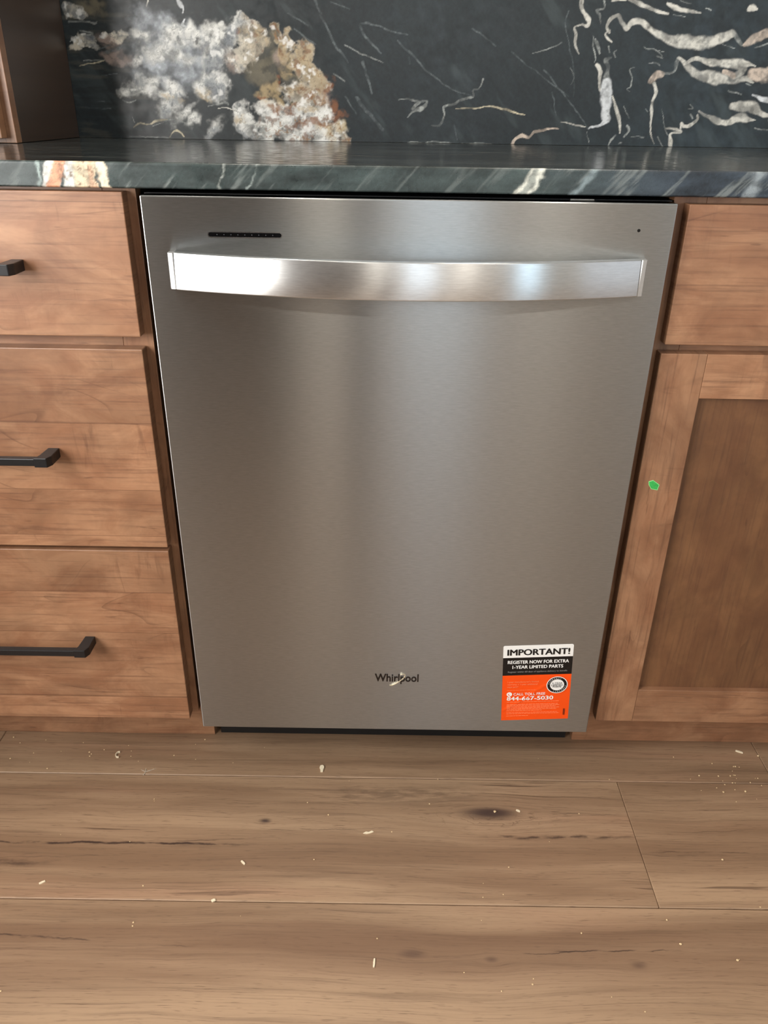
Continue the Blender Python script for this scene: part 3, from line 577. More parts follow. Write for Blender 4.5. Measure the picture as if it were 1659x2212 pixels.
def floor_wood(name):
    n = NT(name)
    P = n.xyz(n.node('ShaderNodeNewGeometry').outputs['Position'])
    rnd = n.node('ShaderNodeObjectInfo').outputs['Random']
    x, y = P[0], P[1]
    # figure bends round the knots
    KN = [(.1487, -.0819, .046, .014), (-.1945, -.1023, .010, .005), (.0221, -.3081, .018, .006), (.1232, -.3145, .010, .005), (.3089, -.3195, .013, .006)]
    bend = None
    dist = []
    for kx, ky, rx, ry in KN:
        dx = n.math('DIVIDE', n.math('SUBTRACT', x, kx), rx); dy = n.math('DIVIDE', n.math('SUBTRACT', y, ky), ry)
        d2 = n.math('ADD', n.math('MULTIPLY', dx, dx), n.math('MULTIPLY', dy, dy))
        dist.append(n.math('SQRT', d2))
        e = n.math('EXPONENT', n.math('MULTIPLY', d2, -0.22))
        t = n.math('MULTIPLY', n.math('MULTIPLY', e, dy), -ry * 0.7)
        bend = t if bend is None else n.math('ADD', bend, t)
    wav = n.math('MULTIPLY', n.math('SUBTRACT', n.noise(n.vec(n.math('MULTIPLY', x, 2.0), n.math('MULTIPLY', y, 5.0), rnd), 1.0, 3, 0.5), 0.5), 0.035)
    yy = n.math('ADD', n.math('ADD', y, bend), wav)
    gx = n.math('ADD', x, n.math('MULTIPLY', rnd, 23.0))
    band = n.noise(n.vec(n.math('MULTIPLY', gx, 1.2), n.math('MULTIPLY', yy, 16.0), rnd), 1.0, 3, 0.55, 0.3)
    fine = n.noise(n.vec(n.math('MULTIPLY', gx, 7.0), n.math('MULTIPLY', yy, 520.0), rnd), 1.0, 4, 0.68)
    mid = n.noise(n.vec(n.math('MULTIPLY', gx, 3.0), n.math('MULTIPLY', yy, 90.0), rnd), 1.0, 4, 0.62)
    pore = n.noise(n.vec(n.math('MULTIPLY', gx, 45.0), n.math('MULTIPLY', yy, 700.0), rnd), 1.0, 2, 0.5)
    spk = n.noise(n.vec(n.math('MULTIPLY', gx, 3.4), n.math('MULTIPLY', yy, 130.0), n.math('ADD', rnd, 5.0)), 1.0, 2, 0.5)
    L, Mi, D = lin(172, 143, 114), lin(132, 104, 80), lin(92, 70, 54)
    col = n.mix(n.step(band, 0.30, 0.70), Mi, L)
    col = n.mix(n.step(n.noise(n.vec(n.math('MULTIPLY', gx, 1.0), n.math('MULTIPLY', yy, 14.0), n.math('ADD', rnd, 9.0)), 1.0, 2), 0.55, 0.75, 0.0, 0.45), col, lin(166, 126, 100))
    col = n.mix(n.step(mid, 0.50, 0.78, 0.0, 0.5), col, D)
    col = n.mix(n.step(fine, 0.48, 0.74, 0.0, 0.40), col, D)
    col = n.mix(n.step(pore, 0.58, 0.75, 0.0, 0.50), col, D)
    col = n.mix(n.step(spk, 0.71, 0.77, 0.0, 0.6), col, lin(70, 48, 36))
    for d in dist:
        dd = n.math('ADD', d, n.math('MULTIPLY', n.math('SUBTRACT', mid, 0.5), 1.4))
        col = n.mix(n.step(dd, 0.1, 1.3, 0.95 if d is dist[0] or d is dist[1] else 0.6, 0.0), col, lin(66, 50, 46))
    # printed darker heart along the nearest plank
    yw = n.math('ADD', y, n.math('MULTIPLY', n.math('SUBTRACT', n.noise(n.vec(n.math('MULTIPLY', x, 3.0), n.math('MULTIPLY', y, 6.0), 7.0), 1.0, 3, 0.5), 0.5), 0.05))
    heart = n.math('MULTIPLY', n.step(yw, -.274, -.266, 1.0, 0.0), n.step(yw, -.372, -.325))
    col = n.mix(n.math('MULTIPLY', heart, 0.30), col, lin(112, 80, 60))
    # rings round the big knot
    kw = n.noise(n.vec(n.math('MULTIPLY', x, 26.0), n.math('MULTIPLY', y, 60.0), 2.0), 1.0, 3, 0.55)
    rr = n.math('FRACT', n.math('MULTIPLY', n.math('ADD', dist[0], n.math('MULTIPLY', kw, 2.6)), 1.5))
    rf = n.math('MULTIPLY', n.step(rr, 0.0, 0.22, 1.0, 0.0), n.math('MULTIPLY', n.step(dist[0], 0.9, 3.0, 0.55, 0.0), n.step(y, -.075, -.095)))
    col = n.mix(rf, col, D)
    # checks and dark mineral lines: (x0, y0, x1, y1, half width, strength)
    CR = [(-.66, -.1475, -.17, -.1440, .0022, 1.2), (-.46, -.151, -.13, -.128, .0012, .5), (-.20, -.119, .02, -.113, .0012, .5), (.12, -.1265, .385, -.1215, .0034, .8),
          (.17, -.1265, .365, -.1205, .0012, .6), (.366, -.1475, .56, -.1478, .0013, .6), (.37, -.154, .5, -.153, .001, .4), (.42, -.114, .56, -.104, .001, .35),
          (-.56, -.286, -.40, -.296, .0014, .9), (-.44, -.293, -.39, -.2965, .0011, .8), (-.32, -.302, -.25, -.302, .0009, .5), (.15, -.3065, .24, -.302, .0008, .8), (.20, -.3023, .38, -.2985, .0010, .95),
          (-.72, -.187, -.47, -.180, .006, .75), (-.10, -.047, .16, -.045, .016, .40), (-.62, -.176, -.38, -.166, .0012, .4), (-.2, -.087, -.11, -.084, .001, .35), (.24, -.079, .36, -.082, .0012, .4)]
    for x0, y0, x1, y1, w, st in CR:
        t = n.math('DIVIDE', n.math('SUBTRACT', x, x0), x1 - x0)
        ly = n.math('ADD', y0, n.math('MULTIPLY', t, y1 - y0))
        wob = n.math('MULTIPLY', n.math('SUBTRACT', n.noise(n.vec(n.math('MULTIPLY', x, 24.0), y0 * 50, 0.0), 1.0, 4, 0.6), 0.5), 0.010)
        d = n.math('ABSOLUTE', n.math('SUBTRACT', y, n.math('ADD', ly, wob)))
        ends = n.math('MULTIPLY', n.step(t, 0.0, 0.12), n.step(t, 0.75, 1.0, 1.0, 0.0))
        jag = n.step(n.noise(n.vec(n.math('MULTIPLY', x, 30.0), n.math('MULTIPLY', y, 120.0), x0), 1.0, 3, 0.6), 0.35, 0.6, 0.05, 1.15)
        m = n.math('MULTIPLY', n.math('MULTIPLY', n.step(d, w * 0.1, w * 1.5, st * .8, 0.0), ends), jag, clamp=True)
        col = n.mix(m, col, lin(62, 44, 36))
    tone = n.node('ShaderNodeVectorMath', operation='SCALE')
    n.put(tone.inputs[0], col)
    n.put(tone.inputs['Scale'], n.step(n.white(n.math('MULTIPLY', rnd, 77.0)), 0.0, 1.0, 0.93, 1.06))
    n.set(Base_Color=tone.outputs[0], Roughness=n.step(fine, 0.3, 0.7, 0.46, 0.58))
    n.bump(n.math('ADD', fine, n.math('MULTIPLY', mid, 0.8)), 0.12, 0.0008)
    return n.m


M['floor'] = floor_wood('plank_floor')
M['subfloor'] = plain('subfloor', lin(30, 22, 17), 0.9)
M['crumb'] = plain('sawdust', lin(226, 200, 156), 0.8)

# ---------------------------------------------------------------- the room
XL, XR, YF, YB, ZC = -1.20, 2.55, -3.65, 0.70, 2.5
S = lambda name, bm, mat, parent=None: tag(obj(name, bm, mat, parent), kind=None if parent else 'structure')
fl = S('floor', bx(XL - .12, XR + .12, YF - .12, YB + .12, -0.06, -0.008), M['subfloor'])
PW = 0.2242
rng = random.Random(5)
joints = {0: [ -.665, .555 + .06], -1: [-.858, .360], -2: [-1.29, -.072 - .66, .62], 1: [-.7, .02, 1.24]}
for r in range(-16, 3):
    y1 = -0.0138 + PW * (r + 1) - 0.0006
    y0 = -0.0138 + PW * r + 0.0006
    y1, y0 = min(y1, YB), max(y0, YF)
    if y1 - y0 < .02: continue
    js = joints.get(r)
    if js is None:
        s = rng.uniform(-2.0, -0.9); js = [s + 1.218 * k for k in range(4)]
    js = [XL] + [j for j in js if XL + .05 < j < XR - .05] + [XR]
    while js[-1] - js[-2] > 1.3: js.insert(-1, js[-2] + 1.218)
    for a, b in zip(js[:-1], js[1:]):
        if b - a < .01: continue
        S('plank', bx(a + .00025, b - .00025, y0, y1, -0.008, 0.0, bev=0.0011, seg=1), M['floor'], fl)

S('ceiling', bx(XL - .12, XR + .12, YF - .12, YB + .12, ZC, ZC + .1), M['ceiling'])
S('wall_back', bx(XL - .12, XR + .12, YB, YB + .12, 0, ZC), M['wall'])
w = bmesh.new()                                                      # right wall with a shaded window
box(w, XR, XR + .12, YF, -3.0, 0, ZC); box(w, XR, XR + .12, -1.5, YB, 0, ZC)
box(w, XR, XR + .12, -3.0, -1.5, 0, .65); box(w, XR, XR + .12, -3.0, -1.5, 1.95, ZC)
S('wall_right', w, M['wall'])
w = bmesh.new()
for y0, y1 in ((-3.0, -2.95), (-1.55, -1.5)): box(w, XR + .02, XR + .06, y0, y1, .65, 1.95)
box(w, XR + .02, XR + .06, -2.95, -1.55, .65, .70); box(w, XR + .02, XR + .06, -2.95, -1.55, 1.90, 1.95)
S('window_4', w, M['white_trim'])
w = bmesh.new()                                                      # left wall with the patio window opening
box(w, XL - .12, XL, YF, -2.0, 0, ZC); box(w, XL - .12, XL, -.55, YB, 0, ZC)
box(w, XL - .12, XL, -2.0, -.55, 0, .65); box(w, XL - .12, XL, -2.0, -.55, 2.05, ZC)
S('wall_left', w, M['wall'])
w = bmesh.new()                                                      # wall behind the camera with two windows and a doorway
xs_ = [(XL, -1.16, None), (-1.16, -.50, (0, 2.05)), (-.50, .01, None), (.01, .53, (0.9, 2.1)), (.53, 1.84, None), (1.84, 2.26, (.8, 2.1)), (2.26, XR, None)]
for a, b, hole in xs_:
    if hole is None: box(w, a, b, YF - .12, YF, 0, ZC)
    else:
        if hole[0] > 0: box(w, a, b, YF - .12, YF, 0, hole[0])
        box(w, a, b, YF - .12, YF, hole[1], ZC)
S('wall_front', w, M['white_wall'])


def frame_y(name, x0, x1, z0, z1):
    b = bmesh.new()
    box(b, x0, x0 + .035, YF - .08, YF - .02, z0, z1); box(b, x1 - .035, x1, YF - .08, YF - .02, z0, z1)
    box(b, x0 + .035, x1 - .035, YF - .08, YF - .02, z0, z0 + .035); box(b, x0 + .035, x1 - .035, YF - .08, YF - .02, z1 - .035, z1)
    S(name, b, M['white_trim'])


frame_y('window_1', .01, .53, 0.9, 2.1)
frame_y('window_2', 1.84, 2.26, .8, 2.1)
b = bmesh.new()
for y0, y1 in ((-2.0, -1.95), (-1.30, -1.25), (-.60, -.55)): box(b, XL - .09, XL - .03, y0, y1, .65, 2.05)
box(b, XL - .09, XL - .03, -1.95, -.60, .65, .70); box(b, XL - .09, XL - .03, -1.95, -.60, 2.0, 2.05)
S('window_3', b, M['white_trim'])
S('added_dark_door', bx(-1.159, -.501, YF - .07, YF - .03, 0.004, 2.049, bev=.002), M['reflection_dark'])  # unseen door, added to darken part of the steel's reflection
S('added_partition', bx(-.80, -.375, -1.60, -1.36, 0.0005, ZC - .0005, bev=.002), M['added_dark'])  # unseen stub wall, added to darken the steel's left and block window light
S('added_dark_edge', bx(-.3745, -.325, -1.61, -1.35, 0.0005, ZC - .0005, bev=.002), M['reflection_dark'])  # added black edge, mirrored as a narrow dark stripe in the steel
S('added_dark_post', bx(-.128, -.062, -1.22, -1.16, 0.0005, ZC - .0005, bev=.003), M['reflection_dark'])  # unseen post, added for the second dark stripe in the steel

# ---------------------------------------------------------------- backsplash and worktop
CT, CB, CF, CBK = 0.9027, 0.8752, 0.0088, 0.6757
xs = fine_axis([(-1.05, -.64, .02), (-.64, .72, .0014), (.72, 1.10, .0028)])
zs = fine_axis([(CT + .0005, 1.145, .0014), (1.145, 1.36, .01)])
bs = grid_slab('backsplash', xs, zs, CBK, .0235, lambda x, z: paint_slab(x * 1000, (z - CT) * 1000), [stone_material('slab_stone', 0.34)])
tag(bs, 'black stone backsplash slab with white and rust crystal cluster and pale veins', 'backsplash')

# worktop: fine grid on the eased front edge, streaked polished top
ex = fine_axis([(-1.05, -.50, .02), (-.50, .44, .0016), (.44, 1.10, .02)])
prof = [(CF + .0035, CT), (CF + .0018, CT - .0004), (CF + .0006, CT - .0013), (CF, CT - .003)]
prof += [(CF, CT - .003 - (CT - CB - .005) * k / 16) for k in range(1, 17)]
prof += [(CF + .0008, CB + .0008), (CF + .003, CB)]
P2 = np.array(prof)
nx, nz = len(ex), len(P2)
co = np.stack([np.tile(ex, nz), np.repeat(P2[:, 0], nx), np.repeat(P2[:, 1], nx)], 1)
ii = np.arange(nx * nz).reshape(nz, nx)
fq = np.stack([ii[1:, :-1], ii[1:, 1:], ii[:-1, 1:], ii[:-1, :-1]], -1).reshape(-1, 4).tolist()
bco = [(ex[0], CBK - .0003, CT), (ex[-1], CBK - .0003, CT), (ex[0], CBK - .0003, CB), (ex[-1], CBK - .0003, CB)]
n0 = nx * nz
faces = fq + [ii[0, :].tolist() + [n0 + 1, n0], ii[-1, ::-1].tolist() + [n0 + 2, n0 + 3], [n0, n0 + 1, n0 + 3, n0 + 2],
              ii[:, 0].tolist() + [n0 + 2, n0], ii[::-1, -1].tolist() + [n0 + 1, n0 + 3]]
me = bpy.data.meshes.new('countertop')
me.from_pydata(co.tolist() + bco, [], faces)
me.materials.append(stone_material('worktop_edge', 0.30)); me.materials.append(stone_material('worktop_top', 0.16, attr=False))
allc = np.array(co.tolist() + bco)
colour_layer(me, paint_edge(allc[:, 0] * 1000, (CT - allc[:, 2]) * 1000))
for k in range(len(fq), len(faces)): me.polygons[k].material_index = 1
ct = bpy.data.objects.new('countertop', me); C.objects.link(ct)
tag(ct, 'dark polished stone countertop running over the dishwasher and cabinets', 'countertop')

# ---------------------------------------------------------------- base cabinets
DF, DT = 0.006, 0.019                                                # front plane and thickness of the doors and drawers
FY = DF + DT + .0008                                                 # face frame plane


def slab_front(name, x0, x1, z0, z1, parent, mat):
    return obj(name, bx(x0, x1, DF, DF + DT, z0, z1, bev=.0011), mat, parent)


def pull_mesh(cx, cz, half, vertical=False):
    """square bar pull: two posts leaning out from the front and a slimmer bar between them"""
    bm = bmesh.new()
    h = .0064
    for s in (-1, 1):
        xo, xi = half * s, (half - .0145) * s
        # outline in plan: the outer corner is cut back, the inner side runs into the bar
        pts = [(xo, DF), (xo, DF - .027), (xo - .004 * s, DF - .0355), (xi - .006 * s, DF - .0355), (xi - .002 * s, DF - .025), (xi, DF)]
        if s < 0: pts = pts[::-1]
        t = bmesh.new()
        prism(t, pts, -h, h, 'z')
        bmesh.ops.bevel(t, geom=list(t.edges), offset=.0009, segments=2, profile=.5, affect='EDGES')
        m_ = bpy.data.meshes.new('t'); t.to_mesh(m_); t.free(); bm.from_mesh(m_); bpy.data.meshes.remove(m_)
    box(bm, -(half - .017), half - .017, DF - .0345, DF - .0255, -.0052, .0052, bev=.0012)
    if vertical:
        bmesh.ops.rotate(bm, verts=bm.verts, cent=(0, 0, 0), matrix=Matrix.Rotation(math.pi / 2, 3, 'Y'))
    bmesh.ops.translate(bm, verts=bm.verts, vec=(cx, 0, cz))
    return bm


def cabinet(name, x0, x1, rails, label):
    """carcass with a face frame and a recessed toe kick; stiles and rails are separate pieces"""
    root = empty(name, ((x0 + x1) / 2, 0.3, 0))
    root['label'] = label; root['category'] = 'cabinet'
    return root


def part(name, bm, mat, parent, root):
    bmesh.ops.translate(bm, verts=bm.verts, vec=-root.location)
    return obj(name, bm, mat, parent)


def base_frame(root, x0, x1, rails, kick0, kick1, FY=FY):
    st = .038
    top = CB - .0005
    part('carcass', bx(x0 + .0005, x1 - .0005, FY + .0192, CBK - .02, .1005, top - .001), M['maple_side'], root, root)
    for a, b in ((x0, x0 + st), (x1 - st, x1)):
        part('stile', bx(a, b, FY, FY + .019, .10, top, bev=.0006), M['maple_z'], root, root)
    for z0, z1 in rails:
        part('rail', bx(x0 + st + .0002, x1 - st - .0002, FY, FY + .0188, z0, z1, bev=.0006), M['maple_rail'], root, root)
    part('toe_kick', bx(kick0, kick1, .0785, .0965, 0.0004, .0995, bev=.0008), M['maple_rail'], root, root)


# left: three drawers
LX0, LX1 = -.9225, -.3128
cl = cabinet('drawer_cabinet', LX0, LX1, None, 'maple three-drawer base cabinet with black bar pulls left of the dishwasher')
base_frame(cl, LX0, LX1, [(.10, .1385), (.389, .427), (.680, .718), (.849, CB - .0005)], LX0, -.3060)
for (z0, z1), pz in zip(((.7072, .8717), (.4113, .6917), (.1003, .4053)), (.7905, .5528, .2512)):
    d = part('drawer', bx(-.913, -.3226, DF, DF + DT, z0, z1, bev=.0011), M['maple_x'], cl, cl)
    h = part('handle', pull_mesh(-.6178, pz, .1700), M['pull'], d, cl)
# right: drawer fronts over framed doors
RX0, RX1 = .3078, 1.0740
RD = 0.014                                                           # this cabinet's fronts sit a little deeper
cr = cabinet('door_cabinet', RX0, RX1, None, 'maple base cabinet with a drawer above a recessed-panel door right of the dishwasher')
base_frame(cr, RX0, RX1, [(.10, .1385), (.684, .722), (.849, CB - .0005)], .3055, RX1, RD + DT + .0008)
for a, b in ((.3201, .6915), (.6965, 1.0655)):
    part('drawer', bx(a, b, RD, RD + DT, .7056, .8674, bev=.0011), M['maple_rail'], cr, cr)
for a, b in ((.3177, .6915), (.6965, 1.0671)):
    dz0, dz1, sw = .1020, .6946, .0580
    d = empty('door', (0, 0, 0), cr)
    part('stile', bx(a, a + sw, RD, RD + DT, dz0, dz1, bev=.0010), M['maple_z'], d, cr)
    part('stile', bx(b - sw, b, RD, RD + DT, dz0, dz1, bev=.0010), M['maple_z'], d, cr)
    part('rail', bx(a + sw + .0001, b - sw - .0001, RD + .0001, RD + DT, dz1 - .0575, dz1, bev=.0006), M['maple_rail'], d, cr)
    part('rail', bx(a + sw + .0001, b - sw - .0001, RD + .0001, RD + DT, dz0, dz0 + .0628, bev=.0006), M['maple_rail'], d, cr)
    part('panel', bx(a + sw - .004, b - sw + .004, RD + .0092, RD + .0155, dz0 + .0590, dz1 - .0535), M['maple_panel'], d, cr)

# cabinet standing on the worktop
TX, TF = -.600, .4005
tw = empty('tower_cabinet', (-.80, .55, CT))
tag(tw, 'maple cabinet standing on the countertop against the backsplash, dark side towards the room', 'cabinet')
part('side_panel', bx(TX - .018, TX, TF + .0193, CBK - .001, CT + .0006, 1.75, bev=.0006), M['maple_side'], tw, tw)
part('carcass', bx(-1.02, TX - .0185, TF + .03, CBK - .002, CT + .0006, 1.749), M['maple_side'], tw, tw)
part('stile', bx(TX - .038, TX, TF, TF + .019, CT + .0006, 1.75, bev=.0008), M['maple_z'], tw, tw)
part('stile', bx(-1.02, -.982, TF, TF + .019, CT + .0006, 1.75, bev=.0008), M['maple_z'], tw, tw)
part('rail', bx(-.9818, TX - .0382, TF, TF + .019, CT + .0006, CT + .038, bev=.0008), M['maple_rail'], tw, tw)
td = empty('door', (0, 0, 0), tw)
a, b, z0, z1, y0 = -1.008, TX - .0135, CT + .0075, 1.74, TF - .0198
part('stile', bx(a, a + .0575, y0, y0 + DT, z0, z1, bev=.001), M['maple_z'], td, tw)
part('stile', bx(b - .0575, b, y0, y0 + DT, z0, z1, bev=.001), M['maple_z'], td, tw)
part('rail', bx(a + .0576, b - .0576, y0, y0 + DT, z0, z0 + .06, bev=.001), M['maple_rail'], td, tw)
part('rail', bx(a + .0576, b - .0576, y0, y0 + DT, z1 - .06, z1, bev=.001), M['maple_rail'], td, tw)
part('panel', bx(a + .054, b - .054, y0 + .009, y0 + .0155, z0 + .056, z1 - .056), M['maple_panel'], td, tw)

# ---------------------------------------------------------------- dishwasher
DX, DZ0, DZ1 = .3020, .0900, .8692
dw = empty('dishwasher', (0, .3, 0))
tag(dw, 'stainless steel dishwasher with curved bar handle built in between maple cabinets', 'dishwasher')
p = part('door_panel', bx(-DX, DX, 0, .0245, DZ0, DZ1, bev=.0016, seg=3), M['steel'], dw, dw)
brush_uv(p)
part('tub', bx(-.3045, .3045, .0300, .62, .1000, CB - .0055), M['black'], dw, dw)
part('gasket', bx(-.2985, .2985, .0247, .0299, .0960, DZ1 - .004), M['black'], dw, dw)
part('kick_plate', bx(-.2965, .2955, .083, .093, .0006, .0990, bev=.001), M['black'], dw, dw)
# door handle: a band bowed out in the middle
HX, HZ0, HZ1, YE, YM, TH = .2665, .7690, .8100, -.0140, -.0560, .011
N = 56


def bow(x):
    """front face of the handle: circular arc"""
    s = YE - YM
    r = (HX * HX + s * s) / (2 * s)
    return YM + r - math.sqrt(max(r * r - x * x, 0))


bm = bmesh.new()
ring = []
for i in range(N + 1):
    x = -HX + 2 * HX * i / N
    f = bow(x)
    # cross-section: softened front edges
    t = .0014                                                          # the face leans back a little at its top
    sec = [(f + t + .0012, HZ1), (f + t + .0003, HZ1 - .0004), (f + t, HZ1 - .0014), (f - .0003, (HZ0 + HZ1) / 2), (f - t, HZ0 + .0014), (f - t + .0003, HZ0 + .0004), (f - t + .0012, HZ0),
           (f + TH, HZ0), (f + TH, HZ1)]
    ring.append([bm.verts.new((x, yy, zz)) for yy, zz in sec])
for a_, b_ in zip(ring[:-1], ring[1:]):
    for k in range(9):
        bm.faces.new((a_[k], a_[(k + 1) % 9], b_[(k + 1) % 9], b_[k]))
for rg in (ring[0], ring[-1][::-1]): bm.faces.new([bm.verts.new(v.co) for v in rg])   # end faces keep their own sharp edge
bmesh.ops.recalc_face_normals(bm, faces=bm.faces)
bmesh.ops.translate(bm, verts=bm.verts, vec=-dw.location)
hd = obj('handle', bm, M['steel_handle'], dw, smooth=True)
hd.data.polygons.foreach_set('use_smooth', [abs(p.normal.z) < .8 and abs(p.normal.x) < .8 for p in hd.data.polygons])
brush_uv(hd)
for s in (-1, 1):
    pts = [(s * (HX + .0009), -.0006), (s * (HX + .0009), YE + .0012), (s * (HX + .0018), YE + .0003), (s * (HX + .0066), YE + .0019), (s * (HX + .0078), YE + .0040), (s * (HX + .0082), -.0006)]
    if s < 0: pts = pts[::-1]
    t = bmesh.new(); prism(t, pts, HZ0 + .0003, HZ1 - .0003, 'z')
    e = part('end_cap', t, M['cap'], hd, dw)
    e['label'] = 'bright end cap of the handle'
# status window with a bright rim and nine dots
def stadium(x0, x1, zc, r, n=10):
    pts = [(x1 - r + r * math.cos(a), zc + r * math.sin(a)) for a in [math.pi * (k / n - .5) for k in range(n + 1)]]
    pts += [(x0 + r + r * math.cos(a), zc + r * math.sin(a)) for a in [math.pi * (k / n + .5) for k in range(n + 1)]]
    return pts
zc = .8288
sw_ = part('status_window', prism(bmesh.new(), stadium(-.2278, -.1442, zc, .0024), -.0007, .002), M['glossblack'], dw, dw)
sw_['label'] = 'black indicator strip'
part('rim', prism(bmesh.new(), stadium(-.2291, -.1429, zc, .0037), -.0004, .002), M['chrome'], sw_, dw)
for k in range(9):
    x = -.2178 + k * .00795
    part('indicator', prism(bmesh.new(), [(x + .0006 * math.cos(a), zc + .0006 * math.sin(a)) for a in np.linspace(0, 2 * math.pi, 9)[:-1]], -.0009, .0), M['led'], sw_, dw)
v_ = part('sensor_hole', prism(bmesh.new(), [(.2621 + .0018 * math.cos(a), .8401 + .0018 * math.sin(a)) for a in np.linspace(0, 2 * math.pi, 17)[:-1]], -.0004, .002), M['glossblack'], dw, dw)
v_['label'] = 'small round black hole'
part('mounting_bracket', bx(.186, .214, .0262, .0299, .8660, .8705, bev=.0006), M['chrome'], dw, dw)


# lettering ------------------------------------------------------
def text_mesh(s, width, height, bold=0.0, spacing=1.0):
    """mesh of a line of text scaled to width x cap height, centred on 0, baseline at 0"""
    cu = bpy.data.curves.new('txt', 'FONT')
    cu.body = s
    cu.space_character = spacing
    cu.resolution_u = 3
    o = bpy.data.objects.new('txt', cu)
    C.objects.link(o)
    dg = bpy.context.evaluated_depsgraph_get()
    dg.update()
    me = bpy.data.meshes.new_from_object(o.evaluated_get(dg))
    bm = bmesh.new(); bm.from_mesh(me)
    bpy.data.objects.remove(o); bpy.data.curves.remove(cu); bpy.data.meshes.remove(me)
    xs = [v.co.x for v in bm.verts]
    lo, hi = min(xs), max(xs)
    k = width / (hi - lo)
    kz = height / CAP
    for v in bm.verts: v.co = Vector(((v.co.x - (lo + hi) / 2) * k, v.co.y * kz, 0))
    if bold:                                                           # heavier strokes: copies a little to each side
        src = bm.faces[:]
        for i_, (sx, sz) in enumerate(((-bold, 0), (bold, 0), (0, -bold * .5), (0, bold * .5))):
            d = bmesh.ops.duplicate(bm, geom=src)
            bmesh.ops.translate(bm, verts=[g for g in d['geom'] if isinstance(g, bmesh.types.BMVert)], vec=(sx * kz, sz * kz, -.00003 * (i_ + 1)))
    return bm


def cap_height():
    cu = bpy.data.curves.new('txt', 'FONT'); cu.body = 'H'
    o = bpy.data.objects.new('txt', cu); C.objects.link(o)
    dg = bpy.context.evaluated_depsgraph_get(); dg.update()
    me = bpy.data.meshes.new_from_object(o.evaluated_get(dg))
    h = max(v.co.y for v in me.vertices)
    bpy.data.objects.remove(o); bpy.data.curves.remove(cu); bpy.data.meshes.remove(me)
    return h


CAP = cap_height()


def on_front(bm, x, y, z, depth=0.0):
    """stand flat x-y lettering up against the front (facing the room) and give it depth"""
    if depth:
        r = bmesh.ops.extrude_face_region(bm, geom=bm.faces[:])
        bmesh.ops.translate(bm, verts=[g for g in r['geom'] if isinstance(g, bmesh.types.BMVert)], vec=(0, 0, depth))
    for v in bm.verts: v.co = Vector((x + v.co.x, y - v.co.z, z + v.co.y))
    bmesh.ops.recalc_face_normals(bm, faces=bm.faces)
    return bm


bdg = part('badge', on_front(text_mesh('Whirlpool', .0655, .0136, .018), .0010, -.0001, .1868, .0010), M['letter'], dw, dw)
bdg['label'] = 'raised dark maker lettering'
# bright swoosh through the lettering
sw = [(-.0097, .1798), (-.0060, .1797), (-.0005, .1828), (.0056, .1880), (.0108, .1932), (.0132, .1972), (.0134, .2000), (.0118, .2012), (.0088, .2008), (.0062, .1996)]
wd = [.0005, .0006, .0006, .0006, .0005, .0005, .0004, .0004, .0003, .0002]
bm = bmesh.new(); top = []; bot = []
for i, (x, z) in enumerate(sw):
    a_ = sw[max(i - 1, 0)]; b_ = sw[min(i + 1, len(sw) - 1)]
    d = Vector((b_[0] - a_[0], b_[1] - a_[1])).normalized()
    nn = Vector((-d.y, d.x)) * wd[i]
    top.append((x + nn.x, z + nn.y)); bot.append((x - nn.x, z - nn.y))
prism(bm, top + bot[::-1], -.0017, -.0002)
part('swoosh', bm, M['gold'], bdg, dw)

# ---------------------------------------------------------------- registration sticker
ST = Vector((.2133, 0, .1871)); SWD, SHT, ROT = .1036, .1432, math.radians(3.25)
st = empty('sticker', (ST.x, -.00005, ST.z))
st.rotation_euler = (0, -ROT, 0)
tag(st, 'white, black and orange registration sticker at the lower right of the steel door', 'sticker')
M['s_white'] = plain('sticker_white', lin(244, 244, 240), 0.35, mottled=0.01)
M['s_black'] = plain('sticker_black', lin(14, 14, 15), 0.35, mottled=0.02)
M['s_orange'] = plain('sticker_orange', lin(250, 82, 12), 0.35, mottled=0.02)
M['s_pale'] = plain('sticker_pale_orange', lin(255, 150, 100), 0.4, mottled=0.02)
M['s_grey'] = plain('sticker_grey', lin(150, 148, 146), 0.4, mottled=0.02)


def crease(x, z):
    """height of the wrinkle that runs up the orange field"""
    u, v = x / SWD + .5, .5 - z / SHT
    pts = [(.03, .86), (.30, .72), (.50, .60), (.66, .52), (.98, .565)]
    d = 9
    for (a0, b0), (a1, b1) in zip(pts[:-1], pts[1:]):
        dx, dy = a1 - a0, b1 - b0
        t = min(1, max(0, ((u - a0) * dx + (v - b0) * dy) / (dx * dx + dy * dy)))
        d = min(d, math.hypot((u - a0 - t * dx), (v - b0 - t * dy) * 1.3))
    return .0006 * math.exp(-(d / .022) ** 2)


def band(name, v0, v1, mat, y, round_top=False, fine=False):
    bm = bmesh.new()
    x0, x1, z0, z1 = -SWD / 2, SWD / 2, SHT * (.5 - v1), SHT * (.5 - v0)
    if not fine:
        r = .0022
        pts = [(x0, z0), (x1, z0), (x1, z1 - r), (x1 - r * .3, z1 - r * .3), (x1 - r, z1), (x0 + r, z1), (x0 + r * .3, z1 - r * .3), (x0, z1 - r)] if round_top else [(x0, z0), (x1, z0), (x1, z1), (x0, z1)]
        prism(bm, pts, -y, 0)
    else:
        nx, nz = 60, 54
        g = [[bm.verts.new((x0 + (x1 - x0) * i / nx, -y - crease(x0 + (x1 - x0) * i / nx, z0 + (z1 - z0) * j / nz), z0 + (z1 - z0) * j / nz)) for i in range(nx + 1)] for j in range(nz + 1)]
        for j in range(nz):
            for i in range(nx): bm.faces.new((g[j][i], g[j][i + 1], g[j + 1][i + 1], g[j + 1][i]))
    return obj(name, bm, mat, st, smooth=fine)


